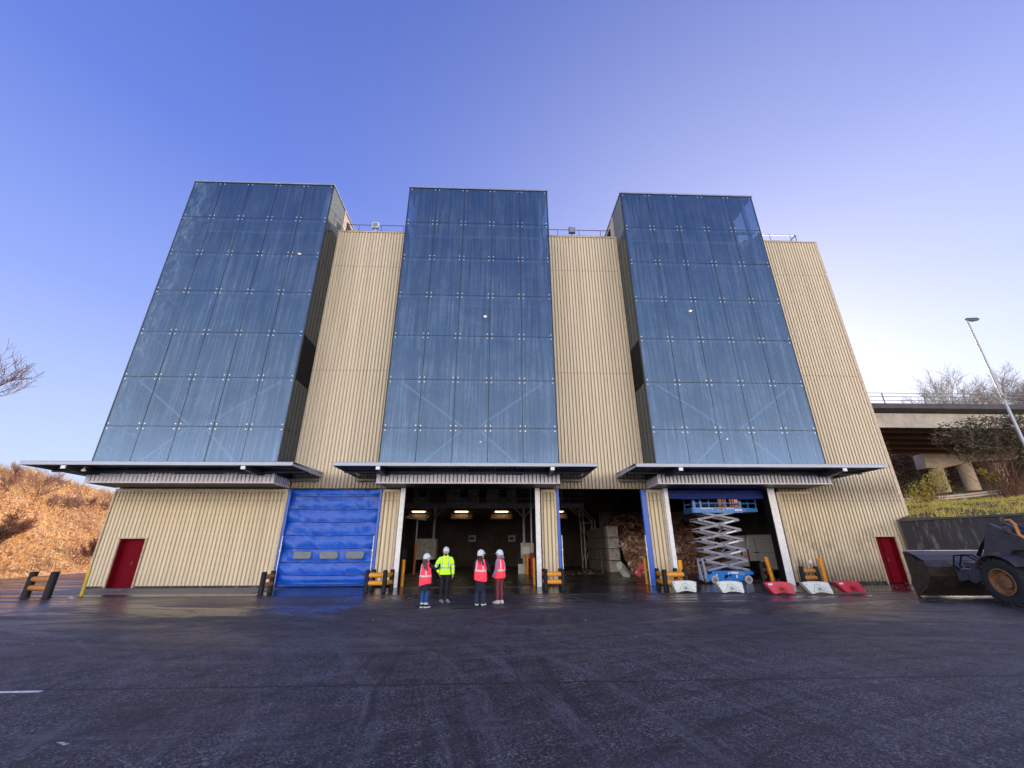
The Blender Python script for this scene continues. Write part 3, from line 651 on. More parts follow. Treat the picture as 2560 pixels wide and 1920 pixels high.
    if ti > 0:
        l2 = ((0, 0), (-0.8, 6.77), (12.1, 7.0))[ti]
        MB().ell((l2[0], 20.95, l2[1]), (0.05, 0.05, 0.03)).build('tower_lamp', 'bulb_lit', tw, smooth=60)
        MB().bar((l2[0], 21.55, l2[1] + 0.6), (l2[0], 21.55, l2[1] + 0.05), 0.03, 0.03).build('lamp_arm', 'gutter', tw)
# shell: sides, back, roof
MB().box(-19.05, -18.9, YW + 0.15, 50.2, 0, ZR).build('side_wall', 'side', B)
mb = MB()
XR = 21.6
mb.box(XR, XR + 0.15, YW + 0.15, 37.6, 0, ZR); mb.box(XR, XR + 0.15, 41.2, 50.2, 0, ZR); mb.box(XR, XR + 0.15, 37.6, 41.2, 0, 4.4); mb.box(XR, XR + 0.15, 37.6, 41.2, 6.9, ZR)
mb.build('side_wall', 'side', B)
mb = MB()
for k in range(6): mb.box(XR + 0.04, XR + 0.06, 37.65 + k * 0.6, 38.17 + k * 0.6, 4.38, 6.92)
mb.build('translucent_panel', 'transl', B)
MB().box(XR + 0.0, XR + 0.035, 39.3, 39.7, 5.3, 6.92).box(XR, XR + 0.035, 37.6, 41.2, 4.9, 4.96).box(XR, XR + 0.035, 38.4, 38.46, 4.4, 6.92).box(XR, XR + 0.035, 40.4, 40.46, 4.4, 6.92).build('panel_frame', 'black', B)
MB().box(-18.9, XR, 50.05, 50.2, 0, ZR).build('back_wall', 'side', B)
MB().box(-18.9, XR, 22.55, 50.05, 20.7, 20.9).build('roof', 'parapet', B)
# hall lining
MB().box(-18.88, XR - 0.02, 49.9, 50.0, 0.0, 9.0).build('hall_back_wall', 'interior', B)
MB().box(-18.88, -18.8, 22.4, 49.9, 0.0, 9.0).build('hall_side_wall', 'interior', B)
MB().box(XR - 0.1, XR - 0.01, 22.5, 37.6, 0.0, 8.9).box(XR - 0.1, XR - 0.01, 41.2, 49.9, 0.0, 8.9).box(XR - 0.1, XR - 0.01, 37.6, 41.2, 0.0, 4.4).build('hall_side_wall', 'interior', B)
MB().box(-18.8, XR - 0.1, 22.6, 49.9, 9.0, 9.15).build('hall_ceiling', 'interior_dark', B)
MB().box(-10.9, -10.75, 22.5, 49.9, 0.0, 9.0).build('partition_wall', 'interior', B)
MB().box(-10.4, 7.9, YW + 0.16, YW + 0.3, 4.61, 9.0).box(8.6, 15.0, YW + 0.36, YW + 0.5, 4.5, 9.0).build('door_lintel', 'interior_dark', B)
# structural relief on the back wall
mb = MB()
for x in (-9, -3.2, 2.6, 8.4, 14.2): mb.box(x - 0.25, x + 0.25, 49.6, 49.9, 0, 9)
for z in (3.1, 6.4): mb.box(-10.7, 21.4, 49.75, 49.88, z, z + 0.25)
mb.build('pilaster', 'interior', B)
# white steel door columns
for i, (x0, x1) in enumerate(((-4.82, -4.58), (2.02, 2.26), (8.73, 8.93), (14.25, 14.62))):
    mb = MB().box(x0, x1, YW - 0.28, YW - 0.25, 0.0, 4.6).box(x0, x1, YW + 0.0, YW + 0.03, 0.0, 4.6).box((x0 + x1) / 2 - 0.02, (x0 + x1) / 2 + 0.02, YW - 0.25, YW, 0, 4.6)
    mb.build('door_column', 'white_steel', B)
    MB().box((x0 if i % 2 else x1) - 0.03, (x0 if i % 2 else x1) + 0.03, YW - 0.2, YW + 0.2, 0.01, 4.58).build('guide_rail', 'black', B)
# blue door guides
for x0, x1 in ((-10.50, -10.38), (-5.92, -5.81), (3.15, 3.28), (7.60, 7.86)):
    MB().box(x0, x1, YW - 0.05, YW + 0.12, 0.012, 4.56).build('guide_rail', 'blue_rail', B)
for x in (-10.36, -5.95, 3.33, 7.55): MB().cyl((x, YW - 0.1, 0.02), (x, YW - 0.1, 2.3), 0.022, 8).box(x - 0.03, x + 0.03, YW - 0.14, YW - 0.06, 1.6, 1.68).build('sensor_strip', 'white_steel', B)
# closed blue curtain door
seams = [4.56, 4.24, 3.60, 2.99, 2.36, 1.76, 1.13, 0.57, 0.17, 0.05]
mb = MB(); nX = 60; ysl = []
zz = []
for s0, s1 in zip(seams, seams[1:]):
    m_ = 7
    for j in range(m_): zz.append(s0 + (s1 - s0) * j / m_)
zz.append(seams[-1])
vs = []
for z in zz:
    sd = min(abs(z - s) for s in seams)
    for i in range(nX + 1):
        x = -10.40 + i / nX * 4.48; u = i / nX
        sag = 0.0
        bul = 0.034 * min(1, sd / 0.2)
        crease = 0.035 * abs(noise.noise(Vector((x * 1.4 + z * 1.2, z * 1.6 - x * 0.5, 1.0)))) + 0.014 * abs(noise.noise(Vector((x * 3.1 - z * 2.0, z * 2.6, 8.0)))) + 0.02 * noise.noise(Vector((x * 5 + z * 4, z * 1.5, 5.0)))
        e = min(u, 1 - u); diag = 0.055 * math.sin((e * 16 + z * 5.0)) * max(0, 1 - e * 5)
        vs.append((x, 22.34 - bul + crease + diag + 0.02, z - 0.05 * math.sin(PI * u) * (1 if 0.3 < z < 4.2 else 0)))
n1 = nX + 1
mb.add(vs, [(j * n1 + i, j * n1 + i + 1, (j + 1) * n1 + i + 1, (j + 1) * n1 + i) for j in range(len(zz) - 1) for i in range(nX)])
RD = mb.build('curtain_door', 'blue_curtain', B, smooth=60)
RD['label'] = 'closed bright blue fabric door with three small windows'
for s in seams[1:-1]:
    pts = [(-10.40 + i / 12 * 4.48, 22.325, s - 0.05 * math.sin(PI * i / 12)) for i in range(13)]
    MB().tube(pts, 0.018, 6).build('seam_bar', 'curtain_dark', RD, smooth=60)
for x0, x1 in ((-9.77, -8.91), (-8.51, -7.64), (-7.24, -6.39)):
    z0, z1, c = 1.27, 1.58, 0.07
    poly = [(x0 + c, z0), (x1 - c, z0), (x1, z0 + c), (x1, z1 - c), (x1 - c, z1), (x0 + c, z1), (x0, z1 - c), (x0, z0 + c)]
    MB().prism(poly, 'y', 22.235, 22.25).build('window', 'dull_window', RD)
# raised curtain bundle in the right doorway
mb = MB()
for k in range(5): mb.tube([(8.95 + i * 0.53, 22.42 + 0.05 * math.sin(i * 2 + k), 4.50 - k * 0.085 - 0.012 * math.sin(i * 1.3 + k)) for i in range(11)], 0.07, 6)
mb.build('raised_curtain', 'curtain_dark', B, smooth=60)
# roof railing, floodlights
def railing(x0, x1, y=22.9, z=ZR + 0.1, step=1.5, end=False):
    mb = MB()
    zt = 22.35
    for k in range(int((x1 - x0) / step) + 1):
        x = x0 + 0.9 + k * step
        if x < x1: mb.cyl((x, y, z - 0.2), (x, y, zt), 0.024, 6)
    mb.cyl((x0, y, zt), (x1, y, zt), 0.028, 6); mb.cyl((x0, y, zt - 0.5), (x1, y, zt - 0.5), 0.02, 6)
    if end: mb.bar((x1, y, zt), (x1 - 0.1, y, z - 0.1), 0.04, 0.04); mb.bar((x1, y, zt), (x1, y + 1.5, zt), 0.05, 0.05)
    return mb.build('roof_railing', 'gutter', B)
railing(-10.4, -5.8); railing(3.2, 7.8); railing(16.8, 21.1, end=True)
for x, lab, rot in ((-8.32, 'white floodlight on the roof edge', 0), (5.05, 'grey floodlight on the roof edge', 1)):
    mb = MB().box(x - 0.22, x + 0.22, 22.55, 22.75, 21.85, 22.3, 0).box(x - 0.17, x + 0.17, 22.535, 22.56, 21.9, 22.25, 1).cyl((x, 22.7, 21.1), (x, 22.7, 21.85), 0.03, 8, 0)
    mb.build('floodlight', ['white_steel' if rot == 0 else 'gutter', 'clear'], B, bevel=0.02)['label'] = lab
for x in (-9.9, 7.3): MB().box(x - 0.3, x + 0.3, 23.2, 24.0, 21.2, 22.1).cyl((x, 23.15, 21.8), (x, 23.25, 21.8), 0.22, 12).build('roof_fan', 'black', B)

# ------------------------------------------------------------------ inside the hall
G = thing('gantry_walkway', (0, 44, 0), 'grey steel walkway with railing crossing high inside the dark hall', 'walkway')
MB().box(-9.5, 8.95, 43.6, 45.2, 5.75, 6.0).box(-9.5, 8.95, 43.5, 43.6, 5.55, 6.05).build('beam', 'gantry', G)
mb = MB()
for k in range(14): mb.cyl((-9.3 + k * 1.4, 43.55, 6.0), (-9.3 + k * 1.4, 43.55, 7.1), 0.025, 6)
for z in (6.5, 7.1): mb.cyl((-9.5, 43.55, z), (8.9, 43.55, z), 0.028, 6)
mb.cyl((8.9, 43.55, 7.1), (8.9, 45.2, 7.1), 0.028, 6); mb.cyl((8.9, 45.2, 6.0), (8.9, 45.2, 7.1), 0.025, 6)
mb.build('railing', 'gantry', G)
for x in (-6.05, 2.85):
    MB().box(x - 0.11, x + 0.11, 43.9, 44.1, 0.01, 5.75).build('post', 'gantry', G)
    MB().bar((x - 0.95, 44, 5.6), (x, 44, 4.7), 0.1, 0.1).bar((x + 0.95, 44, 5.6), (x, 44, 4.7), 0.1, 0.1).build('brace', 'gantry', G)
for i, (x0, x1) in enumerate(((-8.9, -7.2), (-5.3, -1.85), (-1.0, 2.3), (5.6, 7.4))):
    t = thing('hopper_unit', ((x0 + x1) / 2, 47.6, 0), ['far left grey hopper unit above the walkway, half hidden', 'grey hopper unit above the walkway, left of the middle gap', 'grey hopper unit above the walkway, right of the middle gap', 'grey hopper unit over the walkway end seen in the second bay'][i], 'machine', 'hopper units behind the walkway')
    MB().box(x0, x1, 46.8, 48.6, 6.5, 8.6).build('housing', 'unit', t, bevel=0.03)
    xm = (x0 + x1) / 2
    MB().box(xm - 0.25, xm + 0.55, 46.6, 46.8, 7.0, 7.7).box(xm + 0.2, xm + 1.0, 46.65, 46.8, 7.8, 8.1).build('motor', 'black', t)
    MB().prism([(46.4, 5.3), (46.1, 4.7), (46.3, 4.6), (47.9, 4.6), (48.2, 5.3)], 'x', xm - 1.15, xm + 1.15).build('chute', 'hopper', t)
    MB().box(xm - 1.0, xm + 1.0, 46.15, 46.25, 5.3, 5.42).build('lamp_bracket', 'gutter', t)
    lm = thing('strip_lamp', (xm, 46.0, 5.45), ['lit strip lamp beside the left door column', 'lit strip lamp above the left rusty chute', 'lit strip lamp above the right rusty chute', 'lit strip lamp glimpsed past the blue guide of the second bay'][i], 'lamp', 'lit strip lamps under the walkway')
    MB().cyl((xm - 0.66, 45.98, 5.42), (xm + 0.66, 45.98, 5.42), 0.030, 8).build('tube', 'tube_lit', lm, smooth=60)
    MB().box(xm - 0.8, xm + 0.8, 45.95, 46.1, 5.48, 5.54).build('lamp_body', 'gutter', lm)
# lattice stair tower
t = thing('lattice_frame', (9.1, 44.0, 0), 'rusty white lattice frame standing beside the concrete blocks', 'steel frame')
mb = MB()
for x, y in ((8.55, 44.0), (8.75, 43.4), (9.7, 44.0), (9.9, 43.4)): mb.box(x - 0.05, x + 0.05, y - 0.05, y + 0.05, 0.01, 4.3 if x > 9 else 5.6)
mb.build('upright', 'rust', t)
mb = MB()
for y in (43.4, 44.0):
    o = 0 if y == 44.0 else 0.2
    mb.bar((8.55 + o, y, 0.5), (9.7 + o, y, 3.9), 0.06, 0.06); mb.bar((9.7 + o, y, 0.4), (8.55 + o, y, 3.9), 0.06, 0.06)
    mb.bar((8.55 + o, y, 5.5), (9.7 + o, y, 4.3), 0.09, 0.09); mb.bar((8.55 + o, y, 4.15), (9.7 + o, y, 4.15), 0.08, 0.08)
    mb.bar((7.6 + o, y, 5.6), (8.55 + o, y, 4.7), 0.09, 0.09)
mb.build('brace', 'rust', t)
# concrete blocks
rb = random.Random(5); first = None
for c in range(5):
    for r in range(4):
        if c == 0: dpt = (35.2, 36.0)
        else: dpt = (36.02 + (c - 1) * 1.75, 36.02 + c * 1.75 - 0.03)
        zc = r * 0.86
        mb = MB().box(8.95 + rb.uniform(-.02, .02), 9.86 + rb.uniform(-.02, .02), dpt[0], dpt[1], zc + 0.012, zc + 0.838)
        o = recenter(mb.build('concrete_block', 'block_face' if c == 0 else 'block_side', bevel=0.045))
        lv = ('bottom', 'second', 'third', 'top')[r]
        lab = f'{lv} pale concrete block at the front end of the stacked wall by the waste heap' if c == 0 else f'{lv} row grey concrete block, {("", "first", "second", "third", "last")[c]} behind the front end of the stacked wall'
        tag(o, lab, 'concrete block', 'concrete blocks walling off the waste heap')
# waste heap
def heap_z(x, y):
    s = max(0, min(1, (y - 32.6) / 4.6)); e = max(0, min(1, (x - 9.6) / 1.0))
    if x > 17.6: s = max(0, min(1, (y - 34.5 - (x - 17.6) * 0.6) / 4.5))
    return 4.1 * (s ** 0.8) * (0.75 + 0.25 * e) * (0.9 + 0.25 * noise.noise(Vector((x * .5, y * .5, 0)))) + noise.noise(Vector((x * 2, y * 2, 4))) * 0.2 * s
mb = MB(); nx, ny = 40, 36
mb.add([(9.9 + i * 0.29, 32.4 + j * 0.4, heap_z(9.9 + i * 0.29, 32.4 + j * 0.4) - 0.1) for j in range(ny) for i in range(nx)], [(j * nx + i, j * nx + i + 1, (j + 1) * nx + i + 1, (j + 1) * nx + i) for j in range(ny - 1) for i in range(nx - 1)])
rw = random.Random(11)
for k in range(11000):
    x = rw.uniform(9.9, 21.0); y = 32.5 + 8.3 * rw.random() ** 1.2; z = heap_z(x, y)
    s = rw.uniform(0.05, 0.26); q = Matrix.Rotation(rw.uniform(0, 6.3), 3, Vector((rw.uniform(-1, 1), rw.uniform(-1, 1), rw.uniform(-1, 1))).normalized())
    p = [Vector((-s, -s * rw.uniform(.4, 1), rw.uniform(-.4, .4) * s)), Vector((s, -s * .6, 0)), Vector((s * .8, s * rw.uniform(.4, 1), rw.uniform(-.5, .5) * s)), Vector((-s * .9, s * .5, 0))]
    mb.add([q @ v + Vector((x, y, z + 0.02)) for v in p], [(0, 1, 2, 3)])
o = mb.build('waste_heap', 'waste', fix=False); tag(o, 'big heap of mixed brown waste piled in the right half of the hall', 'waste heap', kind='stuff')
MB_ = MB().box(9.9, 21.4, 41.2, 41.5, 0.01, 5.0)
tag(recenter(MB_.build('push_wall', 'concrete')), 'low concrete push wall behind the waste heap', 'wall')
# cabinets and post
t = thing('control_cabinet', (2.55, 34.2, 0), 'grey control cabinet with white sheet beside the red post', 'cabinet')
MB().box(1.95, 2.95, 34.0, 34.5, 1.05, 2.15).box(2.1, 2.2, 34.1, 34.4, 0.01, 1.05).box(2.7, 2.8, 34.1, 34.4, 0.01, 1.05).build('housing', 'unit', t, bevel=0.02)
MB().box(2.08, 2.60, 33.975, 33.995, 1.35, 1.85).build('notice', 'sticker', t)
MB().box(1.7, 2.35, 33.2, 33.7, 0.01, 0.68).build('base_box', 'bar_white', t, bevel=0.03)
t = thing('pole', (2.66, 32.6, 0), 'thin grey pole with a fat red sleeve at its foot', 'pole')
MB().cyl((2.66, 32.6, 0.02), (2.66, 32.6, 6.5), 0.07, 10).build('shaft', 'gantry', t, smooth=40)
MB().cyl((2.68, 32.58, 0.01), (2.66, 32.6, 1.45), 0.15, 14).build('sleeve', 'dark_red', t, smooth=40)
t = thing('crate_stack', (-6.3, 40, 0), 'dark bundled crate stack behind the left door column', 'crates')
MB().box(-6.9, -5.2, 39.6, 40.8, 0.9, 2.6).build('crate', 'unit', t, bevel=0.03)
MB().box(-6.8, -5.3, 39.7, 40.7, 0.02, 0.9).build('pallet_base', 'black', t)
t = thing('machine', (-7.2, 33, 0), 'dark wheeled machine with a tall mast inside the left of the doorway', 'machine')
MB().box(-7.7, -6.6, 32.6, 34.2, 0.5, 1.7).build('body', 'loader_dark', t, bevel=0.08)
for y in (32.9, 33.9): MB().cyl((-7.8, y, 0.45), (-6.5, y, 0.45), 0.43, 20).build('wheel', 'tyre', t, smooth=40)
MB().box(-7.1, -6.98, 33.0, 33.12, 1.7, 5.0).bar((-7.0, 33.05, 4.0), (-5.2, 33.05, 3.75), 0.1, 0.1).box(-5.85, -5.77, 33.0, 33.1, 0.5, 3.85).build('mast', 'gantry', t)
MB().cyl((-5.81, 33.05, 0.02), (-5.81, 33.05, 2.1), 0.09, 10).build('foot', 'orange_door', t)
for (x, lab) in ((-1.6, 'small dusty wall box, left of two on the back wall'), (1.15, 'small dusty wall box with slot, right of two on the back wall')):
    o = recenter(MB().box(x * 1.6 - 0.4, x * 1.6 + 0.4, 49.5, 49.75, 2.5, 3.2).box(x * 1.6 - 0.25, x * 1.6 + 0.2, 49.47, 49.5, 2.75, 2.95, 1).build('wall_box', ['unit', 'black'], bevel=0.02)); tag(o, lab, 'wall box')

# white van
V = thing('delivery_van', (18.7, 29.0, 0), 'white panel van with rear door open, parked inside behind the scissor lift', 'van')
mb = MB(); prof = [(16.05, 0.55), (16.0, 1.2), (16.1, 2.30), (16.25, 2.50), (19.4, 2.52), (19.9, 2.35), (20.55, 1.45), (21.3, 1.15), (21.45, 0.7), (21.4, 0.4), (16.15, 0.4)]
mb.prism(prof, 'y', 28.0, 30.0)
mb.build('body', 'van_white', V, bevel=0.09)
MB().box(16.6, 16.615, 27.985, 28.0, 0.75, 2.35).box(18.1, 18.115, 27.985, 28.0, 0.6, 2.4).box(16.1, 21.3, 27.988, 28.0, 1.42, 1.43).box(16.6, 19.2, 27.988, 28.0, 2.02, 2.03).build('panel_seam', 'black', V)
MB().box(16.42, 16.78, 27.96, 27.99, 1.42, 1.47).build('handle', 'black', V)
MB().box(15.98, 16.1, 27.97, 28.12, 0.95, 1.62).build('tail_lamp', 'tail_red', V, bevel=0.02)
MB().box(16.0, 16.75, 27.95, 28.03, 0.35, 0.95).box(15.92, 16.1, 28.0, 30.0, 0.35, 0.62).build('bumper', 'black', V, bevel=0.03)
MB().prism([(19.95, 1.5), (19.5, 2.2), (18.9, 2.2), (18.9, 1.5)], 'y', 27.98, 28.02).build('window', 'cab_glass', V)
d = MB().box(15.1, 15.95, 27.88, 27.95, 0.62, 2.42).build('rear_door', 'van_white', V, bevel=0.04)
MB().box(15.5, 15.6, 27.86, 27.88, 1.25, 1.45).box(15.7, 15.9, 27.86, 27.88, 1.2, 1.23).build('handle', 'black', d)
for x in (17.1, 20.4):
    for y in (28.12, 29.88):
        w = MB().cyl((x, y - 0.12, 0.34), (x, y + 0.12, 0.34), 0.33, 24).build('wheel', 'tyre', V, smooth=40)
        MB().cyl((x, y - 0.13, 0.34), (x, y - 0.1, 0.34), 0.2, 16).build('hub', 'tyre_grey', w)

# ------------------------------------------------------------------ scissor lift
S = thing('scissor_lift', (11.8, 23.4, 0), 'blue and grey scissor lift raised high in the right doorway', 'scissor lift')
Y0, Y1 = 22.85, 23.95
mb = MB(); mb.prism([(10.72, 0.16), (10.72, 0.42), (11.0, 0.47), (11.05, 0.60), (13.15, 0.60), (13.18, 0.42), (12.78, 0.42), (12.62, 0.30), (12.58, 0.14), (11.4, 0.14), (11.28, 0.3), (11.0, 0.3), (10.95, 0.16)], 'y', Y0, Y1)
ch = mb.build('chassis', 'lift_blue', S, bevel=0.012)
MB().box(11.98, 12.40, Y0 - 0.006, Y0, 0.47, 0.56).box(11.85, 11.93, Y0 - 0.006, Y0, 0.46, 0.55).box(11.22, 11.29, Y0 - 0.006, Y0, 0.38, 0.46).box(12.24, 12.32, Y0 - 0.006, Y0, 0.28, 0.42).build('sticker', 'sticker', ch)
MB().box(11.7, 11.82, Y0 - 0.012, Y0, 0.30, 0.42).box(11.88, 12.0, Y0 - 0.012, Y0, 0.34, 0.43).box(11.64, 11.7, Y0 - 0.012, Y0, 0.2, 0.4).build('control_box', 'black', ch)
def emblem(x, z, y, rx, rz, par):
    mb = MB()
    for q, (k, mi) in enumerate(((1.0, 0), (0.86, 1))):
        poly = [(x + rx * k * math.cos(2 * PI * i / 20), z + rz * k * math.sin(2 * PI * i / 20)) for i in range(20)]
        mb.prism(poly, 'y', y - 0.004 - 0.003 * q, y, mi)
    mb.box(x - rx * 0.62, x + rx * 0.62, y - 0.010, y, z - rz * 0.33, z + rz * 0.33, 2)
    return mb.build('emblem', ['sticker', 'black', 'gold'], par)
emblem(12.58, 0.47, Y0, 0.12, 0.055, ch)
for x in (11.12, 12.85):
    for y in (Y0 - 0.04, Y1 - 0.10):
        w = MB().cyl((x, y, 0.20), (x, y + 0.14, 0.20), 0.19, 24).build('wheel', 'tyre_grey', S, smooth=40)
        MB().cyl((x, y - 0.006, 0.20), (x, y, 0.20), 0.13, 20, 0).cyl((x, y - 0.02, 0.20), (x, y, 0.20), 0.03, 10, 1).build('hub', ['lift_grey', 'black'], w)
ld = MB().box(10.40, 10.45, Y0 + 0.1, Y0 + 0.2, 0.2, 1.15).box(10.62, 10.67, Y0 + 0.02, Y0 + 0.1, 0.2, 1.15)
for z in (0.35, 0.6, 0.85, 1.1): ld.box(10.45, 10.62, Y0 + 0.08, Y0 + 0.16, z - 0.02, z + 0.02)
ld.prism([(10.40, 1.2), (10.45, 1.2), (10.62, 0.15), (10.5, 0.15)], 'y', Y0 + 0.12, Y0 + 0.14)
ld.prism([(10.58, 1.2), (10.67, 1.2), (10.84, 0.12), (10.66, 0.12)], 'y', Y0 + 0.01, Y0 + 0.03)
ld.build('ladder', 'lift_grey', S)
zs = [0.62, 1.10, 1.60, 2.10, 2.60, 3.10, 3.46]
xl, xr = 10.72, 12.98
for yy in (Y0 + 0.06, Y1 - 0.12):
    for k in range(6):
        a_, b_ = zs[k], zs[k + 1]
        XL, XRr = xl + 0.02 * (5 - k), xr + 0.02 * (5 - k)
        if k == 5: p1, q1 = (XL, a_), (XRr - 0.25, b_); p2, q2 = (XRr, a_), (XL + 0.35, b_)
        else: p1, q1 = (XL, a_), (XRr, b_); p2, q2 = (XRr, a_), (XL, b_)
        MB().bar((p1[0], yy, p1[1]), (q1[0], yy, q1[1]), 0.05, 0.105, up=(0, 0, 1)).build('scissor_arm', 'lift_grey', S)
        MB().bar((p2[0], yy + 0.055, p2[1]), (q2[0], yy + 0.055, q2[1]), 0.05, 0.105, up=(0, 0, 1)).build('scissor_arm', 'lift_grey', S)
        if yy < 23.2:
            xm_, zm_ = (p1[0] + q1[0]) / 2, (a_ + b_) / 2
            for qx, qz in ((xm_, zm_), p1, p2): MB().cyl((qx, yy - 0.04, qz), (qx, Y1 - 0.1, qz), 0.027, 10).build('pivot', 'black', S)
            if 1 <= k <= 4:
                dx, dz = (q1[0] - p1[0]), (q1[1] - p1[1])
                lp = lambda t_: (p1[0] + dx * t_, yy - 0.03, p1[1] + dz * t_)
                MB().bar(lp(0.62), lp(0.86), 0.008, 0.07).build('sticker', 'sticker', S)
                if k < 4: emblem(lp(0.25)[0], lp(0.25)[2], yy - 0.026, 0.09, 0.04, S)
for zc, zd in ((1.15, 1.75), (2.1, 2.75)):
    MB().cyl((11.6, 23.4, zc), (12.3, 23.4, zd), 0.055, 10).cyl((12.1, 23.4, zc + (zd - zc) * .71), (12.6, 23.4, zd + .25), 0.03, 10).build('hydraulic_ram', 'gutter', S, smooth=40)
# platform
pf = MB().box(10.55, 13.22, Y0 - 0.02, Y1, 3.47, 3.58).box(10.55, 13.22, Y0 - 0.04, Y0 - 0.02, 3.44, 3.72).box(10.5, 10.55, Y0, Y1, 3.44, 3.72).build('platform', 'lift_blue', S)
mb = MB()
for k in range(6): mb.add([(11.02 + k * 0.115, Y0 - 0.045, 3.62), (11.08 + k * 0.115, Y0 - 0.045, 3.62), (11.04 + k * 0.115, Y0 - 0.045, 3.69), (10.98 + k * 0.115, Y0 - 0.045, 3.69)], [(0, 1, 2, 3)])
for k in range(4): mb.add([(12.4 + k * 0.105, Y0 - 0.045, 3.63), (12.46 + k * 0.105, Y0 - 0.045, 3.63), (12.42 + k * 0.105, Y0 - 0.045, 3.69), (12.36 + k * 0.105, Y0 - 0.045, 3.69)], [(0, 1, 2, 3)])
mb.box(12.80, 13.2, Y0 - 0.05, Y0 - 0.045, 3.54, 3.62)
mb.build('hazard_stripe', 'sticker', pf)
emblem(12.05, 3.64, Y0 - 0.045, 0.18, 0.075, pf)
def rails(x0, x1, y0, y1, z0, z1, nm='guardrail', n=4, mt='lift_blue'):
    mb = MB()
    for y in (y0, y1):
        for k in range(n): mb.bar((x0 + (x1 - x0) * k / (n - 1), y, z0), (x0 + (x1 - x0) * k / (n - 1), y, z1), 0.04, 0.04)
        for z in (z1, (z0 + z1) / 2): mb.bar((x0, y, z), (x1, y, z), 0.035, 0.035)
    for x in (x0, x1):
        for z in (z1, (z0 + z1) / 2): mb.bar((x, y0, z), (x, y1, z), 0.035, 0.035)
    return mb.build(nm, mt, S)
rails(10.58, 13.2, Y0, Y1 - 0.03, 3.58, 4.30)
MB().box(10.6, 10.72, Y0 - 0.015, Y0 + 0.02, 3.6, 4.4).box(10.95, 11.05, Y0 - 0.03, Y0 + 0.02, 3.6, 4.42).box(13.1, 13.16, Y0 - 0.03, Y0 + 0.02, 3.6, 4.4).build('gate_post', 'lift_blue', S)
MB().box(13.22, 14.2, 23.1, 23.9, 3.50, 3.62).box(13.22, 14.2, 23.06, 23.1, 3.50, 3.70).build('extension_deck', 'lift_blue', S)
rails(13.3, 14.18, 23.1, 23.88, 3.62, 4.30, n=3)
MB().tube([(10.98, Y0 - 0.05, 3.5), (11.02, Y0 - 0.06, 2.7), (11.1, Y0 - 0.05, 1.9)], 0.008, 6).build('cable', 'black', S)

# ------------------------------------------------------------------ bollards and impact barriers
def bollard(x, y, h, label, mat='yellow', r=0.085, lean=0.0):
    t = thing('bollard', (x, y, 0), label, 'bollard', 'yellow steel bollards by the doorways')
    mb = MB(); mb.tube([(0, 0, 0.0), (lean * 0.5, 0, h * 0.5), (lean, 0, h - 0.02), (lean, 0, h)], [r, r, r, r * 0.8], 18)
    mb.build('post', mat, t, smooth=40, world=False)
    return t
bollard(-4.50, 22.6, 1.2, 'yellow bollard just right of the left white door column')
bollard(2.02, 23.2, 1.25, 'yellow bollard half hidden behind the right white door column of the middle doorway')
bollard(2.30, 32.55, 1.35, 'yellow bollard deep in the hall beside the red sleeved pole', r=0.13)
bollard(7.72, 23.1, 1.25, 'scuffed yellow bollard left of the blue guide of the second bay')
bollard(7.98, 19.35, 1.20, 'yellow bollard touching the orange rails behind the first white barrier', r=0.1)
bollard(14.05, 22.75, 1.25, 'leaning yellow bollard left of the rightmost white column', r=0.105, lean=-0.12)
bollard(14.28, 23.15, 1.2, 'slim yellow bollard tucked behind the leaning one', r=0.07, lean=-0.1)
bollard(16.1, 21.85, 1.22, 'yellow bollard against the right cream wall', r=0.1)
t = bollard(-16.28, 19.0, 1.0, 'thin faded yellow post near the left red door', 'pale_yellow', 0.06); t['group'] = 'posts'; t.name = 'marker_post'
def impact_barrier(name, loc, posts, rails_, label, mat='yellow_rail', h=0.84, pr=0.102):
    t = thing('impact_barrier', (loc[0], loc[1], 0), label, 'barrier', 'black and orange impact barriers')
    for (x, y) in posts:
        mb = MB()
        mb.loft([(x, y, 0, pr + .008, pr + .008), (x, y, 0.02, pr, pr), (x, y, h - 0.03, pr - .003, pr - .003), (x, y, h, pr - .02, pr - .02)], 16)
        mb.box(x - 0.13, x + 0.13, y - 0.13, y + 0.13, 0.0, 0.018)
        mb.build('post', 'post_black', t, smooth=40)
    for (a_, b_) in rails_:
        for z in (0.33, 0.64):
            pa, pb = Vector((*posts[a_], z)), Vector((*posts[b_], z)); d = (pb - pa).normalized() * 0.07
            n = 5
            MB().tube([pa + d, pa + d * 1.4, pb - d * 1.4, pb - d], [0.085, 0.098, 0.098, 0.085], 16).build('rail', mat, t, smooth=50)
    return t
impact_barrier('b', (-5.1, 20), [(-5.46, 19.95), (-4.72, 19.95), (-5.40, 20.68), (-4.58, 20.68)], [(0, 1), (0, 2), (1, 3)], 'four post orange railed barrier guarding the pier right of the blue door')
impact_barrier('b', (2.6, 20), [(2.22, 20.0), (2.97, 20.0), (2.22, 20.7), (2.97, 20.7)], [(0, 1), (0, 2), (1, 3)], 'four post orange railed barrier guarding the pier right of the middle doorway')
impact_barrier('b', (7.5, 19.5), [(7.15, 19.08), (8.05, 19.12), (7.30, 20.35), (8.16, 20.4)], [(0, 1), (0, 2), (1, 3)], 'orange railed barrier guarding the pier left of the scissor lift')
impact_barrier('b', (13.6, 22.8), [(13.42, 22.5), (14.1, 23.4)], [(0, 1)], 'tall dark post barrier beside the leaning bollard', 'worn_rail', 1.0)
impact_barrier('b', (15.3, 21.8), [(14.95, 21.75), (15.68, 21.75)], [(0, 1)], 'worn two post barrier against the stained right wall', 'worn_rail')
impact_barrier('b', (-9.3, 19.3), [(-9.26, 18.78), (-9.46, 19.95)], [(0, 1)], 'narrow dark barrier seen end on, left of the blue door', 'worn_rail')
